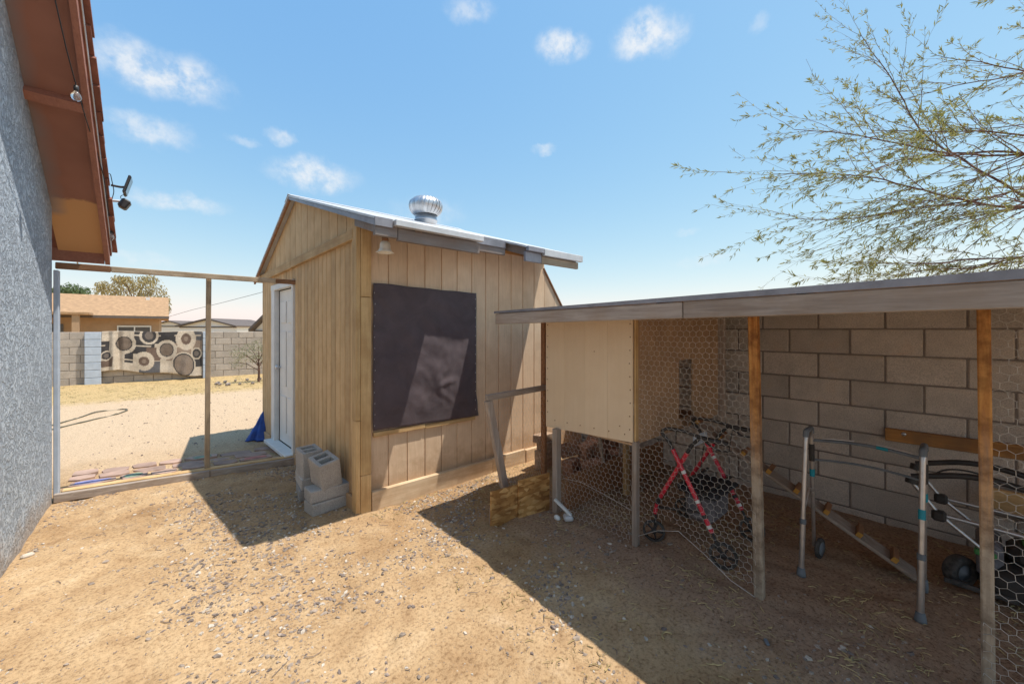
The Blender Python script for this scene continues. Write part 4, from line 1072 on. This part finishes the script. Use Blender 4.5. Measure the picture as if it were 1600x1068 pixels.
bk((2.94, 2.85, g_+.05), (0, 0, .3), 'brick', 'tan brick at the foot of the small stack beside the shed base board', 'bricks stacked by the shed wall', (.22, .12, .10))
bk((2.93, 2.84, g_+.145), (0, 0, .1), 'brick', 'tan brick second from ground in the small stack by the shed', 'bricks stacked by the shed wall', (.20, .11, .09))
bk((2.95, 2.83, g_+.23), (0, 0, -.1), 'brick', 'pale brick third from ground in the small stack by the shed', 'bricks stacked by the shed wall', (.19, .10, .075))
bk((2.92, 2.85, g_+.31), (0, .05, .15), 'brick', 'pale brick on top of the small stack by the shed', 'bricks stacked by the shed wall', (.23, .10, .08))
rb = random.Random(3)
for k in range(14):
    lay = 0 if k < 7 else (1 if k < 12 else 2)
    xx = 3.05 + (k % 7)*.14 + rb.uniform(-.03, .03) + lay*.05; yy = 2.55 + rb.uniform(-.14, .14)
    bk((xx, yy, .09+lay*.135), (rb.uniform(-.5, .5), rb.uniform(-.35, .35), rb.uniform(-1.2, 1.2)), 'brickred', 'red-brown paving brick in the tumbled heap behind the nest box', 'tumbled bricks behind the nest box', (.22, .11, .14))
# white scraps by the coop post
scp = thing('plaster_scrap', (2.3, 2.02, 0), 'broken white plaster scraps at the foot of the coop post', 'debris')
MB().bar((2.28, 2.10, .13), (2.33, 1.97, .03), .03, .018).build('strip', 'white', scp)
MB().bbox((2.23, 2.02, -.005), (2.27, 2.07, .03), .012, rotz(.4) @ Matrix.Rotation(.5, 3, 'X')).build('chunk', 'white', scp)
MB().bbox((2.27, 1.95, .0), (2.35, 2.02, .035), .01, rotz(.9)).build('chunk', 'galvpaint', scp)

# ------------------------------------------------------------------ yard beyond the gateway
# rug over the far wall
def rugcol(u, v):
    cream = (.55, .46, .36); dark = (.05, .045, .045); brown = (.15, .10, .075); mid = (.27, .20, .15); grey = (.11, .105, .11)
    # patchwork of rectangles
    q = [(0, .18, 0, 1, cream), (.0, .12, .1, .35, brown), (0, .08, .3, .75, dark), (.14, .34, .0, .22, cream), (.12, .2, .25, 1, cream), (.3, .5, .45, 1, dark), (.36, .56, 0, .28, grey),
         (.5, .82, .7, 1, dark), (.42, .62, .3, .62, brown), (.56, .80, .0, .34, cream), (.8, 1, .0, .2, cream), (.84, 1, .2, .55, dark), (.62, .88, .3, .72, mid), (.9, 1, .8, 1, grey), (.9, 1, .55, .8, mid), (.22, .3, .2, .6, dark)]
    c = cream
    for a, b, d_, e, k in q:
        if a <= u < b and d_ <= v < e: c = k
    for yy in (.28, .64, .9):
        if abs(v-yy) < .018 and (int(u*7+yy*9) % 3 != 0): c = cream
    for (cu, cv, r, ring) in ((.205, .68, .115, 1), (.44, .9, .095, 2), (.62, .56, .105, 1), (.40, .28, .10, 0), (.055, .38, .055, 2), (.82, .82, .11, 0), (.80, .24, .125, 3), (.935, .50, .06, 2)):
        dd = math.hypot((u-cu), (v-cv)*.44)
        if dd < r:
            t = dd/r
            if ring == 0: c = mid if t < .22 else brown if t < .5 else cream
            elif ring == 1: c = (.20, .15, .115) if t < .6 else dark if t < .7 else cream
            elif ring == 2: c = (.16, .13, .11) if t < .45 else dark if t < .75 else cream
            else: c = (.24, .185, .145) if t < .80 else dark if t < .9 else cream
    return c
RU, RV = 150, 66; vs = []; fs = []; cc = []
rx0, rx1 = -1.375, .755
for j in range(RV+1):
    for i in range(RU+1):
        u = i/RU; v = j/RV
        ztop = 1.415 + .012*math.sin(u*9); zbot = .33 - .24*sst(.15, .95, u) + .03*math.sin(u*12)
        fold = .055*math.cos((u-.13)*60+v*2)*math.exp(-((u-.13)/.07)**2) + .03*math.cos((u-.8)*50-v*4)*math.exp(-((u-.8)/.12)**2)*(1-v) + .02*math.sin(u*17+v*3)+.008*nv(u*9, v*7)
        vs.append((rx0+(rx1-rx0)*u + .05*(1-v)*(u-.5)*0 - .05*(1-v)*(1-u), FY-.05-fold-.05*(1-v), zbot+(ztop-zbot)*v)); cc.append(rugcol(u, v))
for j in range(RV):
    for i in range(RU): k = j*(RU+1)+i; fs.append((k, k+1, k+RU+2, k+RU+1))
rug = MB().add(vs, fs, True).build('rug', 'rug', None, (0, FY-.05, .15)); tag(rug, 'large cream, brown and black circle-patterned rug draped over the far wall', 'rug')
ca = rug.data.color_attributes.new('pattern', 'FLOAT_COLOR', 'POINT')
for i, c in enumerate(cc): ca.data[i].color = (*c, 1)
sm = rug.modifiers.new('pile', 'SOLIDIFY'); sm.thickness = .012

# hose lying in a long loop
hp = rnd([at(px, py, 612*CAMH/(py-515)) for px, py in ((70, 667), (92, 661), (120, 654), (150, 644), (193, 639), (201, 641), (190, 645), (150, 655), (92, 668), (60, 676))], .3, 5)
hose = MB().tube([p+Vector((.02*nv(i, 1), .02*nv(i, 4), gh(p.x, p.y)+.01-p.z)) for i, p in enumerate(hp)], .011, 8).build('garden_hose', 'hose', None, (0, 8.5, 0)); tag(hose, 'dark garden hose lying in a long loop on bare dirt', 'hose')

# blue tarpaulin by the shed's far corner
vs = []; fs = []
for j in range(15):
    for i in range(28):
        a_ = 2*math.pi*i/28; v = j/14
        rr = (1-v)**.8*(1+.22*math.cos(a_*5+2)*(1-v)+.12*math.cos(a_*9))
        vs.append((0.93+.04*v-.15*rr*max(-.25, -math.cos(a_))*1.0+.0, 6.22+.17*rr*math.sin(a_)+.02*nv(i*.7, v*5), max(-.01, .36*v**1.2+.02*nv(i*.9, v*6, 2))))
for j in range(14):
    for i in range(28): k = j*28; fs.append((k+i, k+(i+1) % 28, k+28+(i+1) % 28, k+28+i))
tp = MB().add(vs, fs, True).build('tarpaulin', 'blue', None, (.93, 6.22, 0)); tag(tp, 'crumpled blue tarpaulin heaped at the far corner of the shed beyond its door', 'tarpaulin')
sm = tp.modifiers.new('thickness', 'SOLIDIFY'); sm.thickness = .01

# ------------------------------------------------------------------ foliage helpers
def leafquad(vs, fs, p, d, n_, L, w):
    s = d.cross(n_)
    if s.length < 1e-4: s = d.orthogonal()
    s.normalize(); k = len(vs)
    vs += [tuple(p), tuple(p+d*L*.5+s*w*.5), tuple(p+d*L), tuple(p+d*L*.5-s*w*.5)]; fs.append((k, k+1, k+2, k+3))
def rv(r=random): 
    while True:
        v = Vector((r.uniform(-1, 1), r.uniform(-1, 1), r.uniform(-1, 1)))
        if .05 < v.length < 1: return v.normalized()
def tree_simple(name, base, h, clumps, nl, L, w, mat, label, cat='tree', trunk_r=.2, droop=.3, group=None, seed=1):
    r = random.Random(seed); base = Vector(base); t = thing(name, base, label, cat, group)
    mb = MB(); top = base+Vector((0, 0, h*.75))
    mb.tube([base-Vector((0, 0, .1)), base.lerp(top, .35)+Vector((.05*h*.2, 0, 0)), base.lerp(top, .7), top], trunk_r, 7, radii=[trunk_r, trunk_r*.8, trunk_r*.5, trunk_r*.2])
    vs = []; fs = []
    for (c, rad) in clumps:
        c = Vector(c)
        f = base.lerp(top, min(.95, max(.3, (c.z-base.z)/h*.8)))
        mb.tube([f, f.lerp(c, .6)+Vector((0, 0, .05*h)), c], trunk_r*.3, 5, radii=[trunk_r*.35, trunk_r*.22, trunk_r*.08])
        for k in range(nl):
            d = rv(r); q = c + Vector((d.x*rad[0], d.y*rad[1], d.z*rad[2]))*(r.random()**.45)
            dd = (rv(r)+Vector((0, 0, -droop))).normalized()
            leafquad(vs, fs, q, dd, rv(r), L*r.uniform(.6, 1.3), w*r.uniform(.6, 1.3))
    mb.build('trunk', 'bark', t); MB().add(vs, fs).build('crown', mat, t, fixn=False)
    return t
# eucalyptus behind the tan house
cl = []
r = random.Random(11)
for (px, py, a, b) in ((170, 452, 1.6, 1.6), (188, 448, 1.4, 1.7), (205, 444, 1.7, 1.6), (222, 446, 1.6, 2.0), (238, 452, 1.6, 2.2), (250, 465, 1.1, 2.6), (180, 465, 1.6, 1.6), (215, 462, 1.8, 1.8), (160, 447, .9, 1.2), (232, 436, 1.4, .9), (190, 435, 1.2, .7), (258, 478, .7, 2.0), (244, 480, 1.2, 1.4)):
    cl.append((at(px, py, 46+r.uniform(-2, 2)), (a*.8, a*.8, b*.72)))
tree_simple('eucalyptus_tree', (at(212, 515, 46).x, at(212, 515, 46).y, 0), 6.5, cl, 250, .42, .10, 'leaf_olive', 'olive weeping tree rising behind the tan house roof', trunk_r=.22, droop=1.4, seed=2)
cl = [(at(px, py, 60), (1.6, 1.6, .9)) for px, py in ((98, 456), (108, 452), (120, 454), (130, 458), (88, 458), (76, 457), (112, 460))]
tree_simple('far_tree', (at(108, 515, 60).x, at(108, 515, 60).y, 0), 6, cl, 320, .4, .16, 'leaf_green', 'dark green tree top showing above the tan house ridge', seed=3)
# shrub before the far wall
sb = at(404, 590, 11.0); sb.z = gh(sb.x, sb.y)
cl = [(sb+Vector((dx, dy, dz)), (.22, .22, .17)) for dx, dy, dz in ((-.35, 0, .75), (-.2, .1, .95), (0, 0, 1.05), (.2, 0, .95), (-.45, .1, .55), (.35, .1, .8), (-.12, -.1, .7), (.15, -.1, .65), (-.5, 0, .85), (.05, .1, .85))]
tree_simple('young_shrub', sb, 1.1, cl, 130, .07, .016, 'leaf_grey', 'sparse grey-green young tree growing by the far block wall', 'shrub', .035, .1, seed=5)
for k in range(16):
    a = 2*math.pi*k/16; c = sb+Vector((.75*math.cos(a)-.2, .5*math.sin(a), .04)); s = random.uniform(.04, .075)
    bm = bmesh.new(); bmesh.ops.create_icosphere(bm, subdivisions=1, radius=1)
    m_ = MB(); m_.add([(v.co.x*s*random.uniform(.8, 1.2)+c.x, v.co.y*s*random.uniform(.8, 1.2)+c.y, v.co.z*s*.7+c.z) for v in bm.verts], [[v.index for v in f.verts] for f in bm.faces]); bm.free()
    tag(m_.build('border_rock', 'rock', None, c), 'brown rock in the ring around the young tree', 'rock', 'rocks ringing the young tree')

# ------------------------------------------------------------------ neighbouring houses
nb = thing('neighbour_house', (-3, 34, 0), 'tan stucco house with brown shingle roof beyond the far wall', 'house')
NYW = 34.0; ex1 = -.05
MB().box((-14, NYW, -.2), (ex1-.45, NYW+9, 2.5)).build('wall', 'tanwall', nb)
def zn(y): return 2.32 + (y-NYW+.6)*.30
MB().add([(-14, NYW-.6, 2.32), (ex1, NYW-.6, 2.32), (ex1-.0, NYW+4.4, zn(NYW+4.4)), (-14, NYW+4.4, zn(NYW+4.4)), (ex1, NYW+9.4, 2.32), (-14, NYW+9.4, 2.32),
          (-14, NYW-.6, 2.2), (ex1, NYW-.6, 2.2), (ex1, NYW+9.4, 2.2), (-14, NYW+9.4, 2.2)],
         [(0,1,2,3), (3,2,4,5), (0,6,7,1), (5,4,8,9), (1,7,8,4,2), (0,3,5,9,6), (6,9,8,7)]).build('roof', 'shingle', nb)
MB().box((-9, NYW-.66, 2.16), (ex1+.03, NYW-.605, 2.31)).build('fascia', 'darkroof', nb)
MB().box((-9, NYW-2.4, 2.3), (-3.35, NYW-.67, 2.42)).build('porch_roof', 'shingle', nb)
MB().box((-4.0, NYW-2.3, -.2), (-3.72, NYW-2.05, 2.3)).build('porch_post', 'tanwall', nb)
w_ = MB().box((-6.8, NYW-.04, .9), (-4.6, NYW-.005, 1.8)).build('window', 'farpane', nb)
w_ = MB().box((-2.35, NYW-.04, .8), (-.95, NYW-.005, 1.62)).build('window', 'farpane', nb)
f_ = MB()
for a, b in (((-2.42, 1.63), (-.88, 1.72)), ((-2.42, .8), (-2.36, 1.629)), ((-.94, .8), (-.88, 1.629)), ((-1.68, .8), (-1.62, 1.629))): f_.box((a[0], NYW-.07, a[1]), (b[0], NYW-.041, b[1]))
f_.build('window_frame', 'white', w_)
MB().box((ex1-1.2, NYW+3.5, zn(NYW+3.5)), (ex1-1.0, NYW+3.7, zn(NYW+3.5)+.18)).build('roof_pipe', 'white', nb)
def gable_house(name, px0, px1, pk, Z, yb, ype, label, vent=True, off=.4):
    a = at(px0, yb, Z); b = at(px1, yb, Z); p = at(pk, ype, Z); c = Vector(((a.x+b.x)/2, (a.y+b.y)/2, 0))
    t = thing(name, c, label, 'house'); d = FW*6
    a0 = Vector((a.x, a.y, -.2)); b0 = Vector((b.x, b.y, -.2)); ex = (b-a).normalized()*off
    MB().prism([a0, b0, b-ex*0, p, a], d).build('wall', 'whitewall', t)
    e = 1.2
    def ext(q, s): 
        v = (q-p); return p+v*1.06
    up = Vector((0, 0, .14)); fw = -FW*.4
    for q in (a, b):
        m = MB(); A = p+fw; B = ext(q, 1)+fw
        m.prism([A, B, B+up, A+up], d+FW*.8).build('roof', 'darkroof', t)
    if vent: MB().box(p+Vector((-.25, 0, -.75))-FW*.03-Vector((0, .06, 0)), p+Vector((.25, 0, -.35))-FW*.03).build('gable_vent', 'rock', t)
    MB().prism([a-FW*.02+Vector((0, 0, -.12)), b-FW*.02+Vector((0, 0, -.12)), b-FW*.02, a-FW*.02], -FW*.05).build('trim_band', 'darkroof', t)
    return t
gable_house('neighbour_house', 281, 370, 327, 40, 510, 499, 'low white gabled house with dark eaves beyond the far wall')
gable_house('neighbour_house', 236, 292, 266, 52, 509, 502, 'small pale outbuilding between the tan house and the white gabled house', False)
gable_house('neighbour_house', 398, 470, 428, 20, 516, 486, 'tan gabled roof end just showing past the far corner of the shed', False)

wire_o = MB().tube([at(255, 497, 60)+Vector((0, 0, 0)), at(300, 484, 55), at(350, 472, 50), at(396, 460, 46), at(470, 440, 40)], .025, 5).build('overhead_wire', 'cable', None, at(300, 484, 55)); tag(wire_o, 'thin overhead cable sloping past the tan house towards the shed', 'cable')

# ------------------------------------------------------------------ mesquite over the coop
mq = thing('mesquite_tree', (8.0, -1.3, 0), 'feathery mesquite branches reaching over the coop from behind the block wall', 'tree')
rm = random.Random(21)
tv = MB(); lvs = []; lfs = []
tr0 = Vector((8.0, -1.3, 0))
tv.tube([tr0-Vector((0, 0, .1)), tr0+Vector((-.1, .05, .9)), tr0+Vector((.0, .15, 1.7)), tr0+Vector((-.15, .2, 2.4))], .13, 10, radii=[.16, .13, .12, .10])
def leaves_on(p, q, n_, sc=1.0):
    d = (q-p)
    for k in range(n_):
        t = rm.random(); c = p+d*t
        dn = d.normalized()
        for s in range(rm.choice((1, 2, 2))):
            dd = (dn*rm.uniform(.7, 1.2) + rv(rm)*.7 + Vector((0, 0, -.05))).normalized()
            leafquad(lvs, lfs, c, dd, rv(rm), rm.uniform(.03, .085)*sc, rm.uniform(.007, .012)*sc)
def grow(p, d, L, r, depth):
    seg = max(3, int(L/.12)); pts = [p]; radii = [r]; cur = Vector(p); dv = Vector(d).normalized()
    side = 1
    for i in range(seg):
        dv = (dv + rv(rm)*.12 + Vector((0, 0, -.022 if depth else -.006))).normalized()
        nxt = cur+dv*L/seg; t = (i+1)/seg
        if r*(1-.7*t) < .0048 : leaves_on(cur, nxt, rm.choice((1, 2, 3)) if depth < 2 else rm.choice((0, 2, 4)))
        if depth < 3 and t > .15 and rm.random() < ((.8, .46, .2)[depth]):
            sd_ = rv(rm); sd_ -= dv*sd_.dot(dv); sd_.z *= .7
            if sd_.length > .01:
                nd = (dv*1.0 + sd_.normalized()*rm.uniform(.22, .6)).normalized()
                grow(nxt, nd, L*rm.uniform(.28, .5)*(1.1-t*.5), r*(1-.7*t)*.55, depth+1)
        cur = nxt; pts.append(cur.copy()); radii.append(max(.0012, r*(1-.8*t)))
    tv.tube(pts, r, 5 if r > .008 else 3, radii=radii, caps=False)
limbs = [  # (start px, py, Z) -> tip (px, py, Z)
    ((1720, 250, 4.4), (1215, 318, 4.5), .016), ((1720, 260, 4.2), (1215, 195, 4.9), .016), ((1740, 260, 4.1), (1255, 345, 4.2), .014),
    ((1620, 320, 4.4), (1290, 40, 4.6), .014), ((1750, 320, 4.0), (1215, 378, 4.1), .015), ((1740, 360, 4.2), (1280, 400, 4.5), .012),
    ((1760, 230, 4.0), (1330, 255, 4.0), .013), ((1760, 390, 4.0), (1310, 432, 4.3), .012), ((1760, 60, 4.6), (1400, 150, 4.9), .012), ((1760, 300, 3.9), (1400, 330, 3.8), .012),
    ((1760, 130, 4.2), (1450, 100, 4.6), .012), ((1760, 400, 4.4), (1420, 415, 4.8), .011), ((1760, 300, 4.6), (1300, 290, 5.0), .012), ((1770, 30, 4.4), (1440, 50, 4.5), .010), ((1770, 200, 4.5), (1360, 215, 4.7), .012),
    ((1770, 270, 4.3), (1420, 370, 4.5), .011), ((1770, 180, 4.1), (1480, 180, 4.2), .010)]
for (s, e, r) in limbs:
    a = at(*s); b = at(*e)
    tv.tube([tr0+Vector((-.15, .2, 2.2)), (tr0+Vector((-.15, .2, 2.3))).lerp(a, .5)+Vector((0, 0, .15)), a], r*1.6, 6, radii=[r*2, r*1.6, r*1.1])
    grow(a, (b-a), (b-a).length, r*1.0, 0)
tv.build('trunk', 'bark', mq, fixn=False); MB().add(lvs, lfs).build('crown', 'leaf', mq, fixn=False)
print('mesquite leaves', len(lfs), 'limb faces', len(tv.f))

# ------------------------------------------------------------------ gravel, straw and litter
rg = random.Random(9)
def chips(name, mat, n_, area, smin, smax, label, dens=None, flat=.45, lift=.2):
    vs = []; fs = []; cnt = 0; tries = 0
    while cnt < n_ and tries < n_*20:
        tries += 1
        x = rg.uniform(area[0], area[1]); y = rg.uniform(area[2], area[3])
        if dens and rg.random() > dens(x, y): continue
        s = smin+(smax-smin)*rg.random()**2.6
        c = Vector((x, y, gh(x, y)+s*flat*lift)); a = rg.uniform(0, 6.28); rot = Matrix.Rotation(a, 3, 'Z') @ Matrix.Rotation(rg.uniform(-.35, .35), 3, 'X') @ Matrix.Rotation(rg.uniform(-.35, .35), 3, 'Y')
        k = len(vs); m_ = rg.choice((4, 5, 5, 6))
        for lay, sc_ in ((-1, .9), (1, .72)):
            for i in range(m_):
                an = 2*math.pi*i/m_ + rg.uniform(-.3, .3); rr = s*rg.uniform(.65, 1.1)*sc_
                vs.append(tuple(c + rot @ Vector((rr*math.cos(an), rr*.62*math.sin(an), lay*s*flat*.5*rg.uniform(.6, 1.2)))))
        fs += [tuple(range(k+m_, k+2*m_))] + [(k+i, k+(i+1) % m_, k+m_+(i+1) % m_, k+m_+i) for i in range(m_)]
        cnt += 1
    o = MB().add(vs, fs).build(name, mat, None, fixn=False); tag(o, label, 'gravel', kind='stuff'); return o
def dens(x, y):
    d = .26+1.5*nv(x*1.5, y*1.5, 20)+.8*nv(x*4, y*4, 3)
    d += .35*math.exp(-((y-3.4)/.7)**2)*sst(-.3, .3, x)
    return max(.04, min(1, d))*(1-.75*sst(1.75, 2.1, x)*sst(2.6, 2.3, y))*(1 if x > -.72 else 0)
inside = lambda x, y: not (x > 1.08 and y > 3.1)
dn2 = lambda x, y: dens(x, y) if inside(x, y) else 0
AR = (-.72, 2.6, .1, 5.05)
chips('gravel', 'gravel', 5600, AR, .004, .019, 'brown gravel chips scattered over the sunlit dirt', dn2)
chips('gravel', 'gravel_dark', 5000, AR, .002, .007, 'fine dark grit strewn over the sunlit dirt', lambda x, y: .15+.85*dn2(x, y) if inside(x, y) else 0)
chips('gravel', 'gravel', 9000, AR, .0022, .006, 'fine brown grit strewn over the sunlit dirt', lambda x, y: .35+.65*dn2(x, y) if inside(x, y) else 0)
chips('gravel', 'gravel_dark', 3800, AR, .004, .022, 'dark slate gravel chips scattered on the dirt by the shed', dn2)
chips('gravel', 'gravel', 420, AR, .014, .032, 'larger flat brown stones lying among the gravel', dn2, .35)
chips('gravel', 'gravel_pale', 3000, AR, .003, .022, 'pale gravel chips scattered over the sunlit dirt', dn2)
chips('gravel', 'gravel_dark', 1500, (-.7, 3.2, 5.7, 14.5), .006, .022, 'dark pebbles sprinkled over the yard beyond the gateway', None)
chips('gravel', 'gravel', 900, (2.0, 4.0, -.6, 2.4), .003, .012, 'small brown clods on the trampled pen floor', None)
def straw(n_, area, label, mat='straw', L0=.015, L1=.07, w=.0016, clus=1.1):
    vs = []; fs = []; cnt = 0
    while cnt < n_:
        x = rg.uniform(area[0], area[1]); y = rg.uniform(area[2], area[3])
        if rg.random() > .35+clus*nv(x*2.4, y*2.4, 30): continue
        L = rg.uniform(L0, L1)*rg.random()+.008; a = rg.uniform(0, 6.28); d_ = Vector((math.cos(a), math.sin(a), 0))*L; cv = Vector((-d_.y, d_.x, 0))*rg.uniform(-.25, .25)
        p = [Vector((x, y, 0))+d_*t+cv*math.sin(t*3.14) for t in (0, .5, 1)]
        k = len(vs); ww = w*rg.uniform(.6, 1.6)
        for q in p:
            z = gh(q.x, q.y)+.002+rg.uniform(0, .006)
            s = Vector((-d_.y, d_.x, 0)).normalized()*ww
            vs += [tuple(q-s+Vector((0, 0, z))), tuple(q+s+Vector((0, 0, z))), tuple(q+Vector((0, 0, z+ww*1.5)))]
        for j in range(2):
            for i in range(3): l = (i+1) % 3; fs.append((k+j*3+i, k+j*3+l, k+j*3+3+l, k+j*3+3+i))
        cnt += 1
    o = MB().add(vs, fs).build('straw', mat, None, fixn=False); tag(o, label, 'straw', kind='stuff')
straw(1500, (2.1, 4.0, -.6, 2.2), 'dry straw strewn over the pen floor')
straw(350, (1.2, 2.3, .1, 2.4), 'loose straw blown out in front of the coop')
straw(2200, (-2.2, 4.5, 11.2, 15.1), 'dry grass stubble in front of the far wall', 'straw', .05, .14, .004, .8)
straw(500, (1.2, 3.3, 2.6, 3.12), 'straw and twigs drifted along the shed base', 'straw', .015, .06, .0016, .8)
straw(320, (-.6, 1.6, .3, 4.6), 'thin dry twigs scattered over the gravel', 'gravel_dark', .02, .08, .0014)
# a few bigger stray pieces
for (px, py, s, mat, lab) in ((1045, 998, .03, 'straw', 'curled yellow peel lying on the shaded dirt before the coop'), (1198, 1003, .022, 'greyrubber', 'small grey plastic scrap on the shaded dirt before the coop')):
    Z = 612*CAMH/(py-515); p = at(px, py, Z); p.z = gh(p.x, p.y)+.005
    if mat == 'straw':
        o = MB().tube([p+Vector((s*math.cos(a), s*math.sin(a), .004)) for a in [i*.35 for i in range(9)]], .004, 6).build('peel', mat, None, p)
    else:
        o = MB().bbox(p+Vector((-.02, -.008, -.004)), p+Vector((.02, .008, .008)), .004, rotz(.6)).build('scrap', mat, None, p)
    tag(o, lab, 'litter')
p = at(947, 940, 612*CAMH/(940-515))
st_ = at(43, 868, 612*CAMH/(868-515)); st_.z = gh(st_.x, st_.y)
o = MB().bbox(st_+Vector((-.03, -.018, -.005)), st_+Vector((.03, .018, .022)), .01, rotz(.3)).build('stone', 'gravel_pale', None, st_); tag(o, 'lone pale stone at the foot of the stucco wall', 'stone')
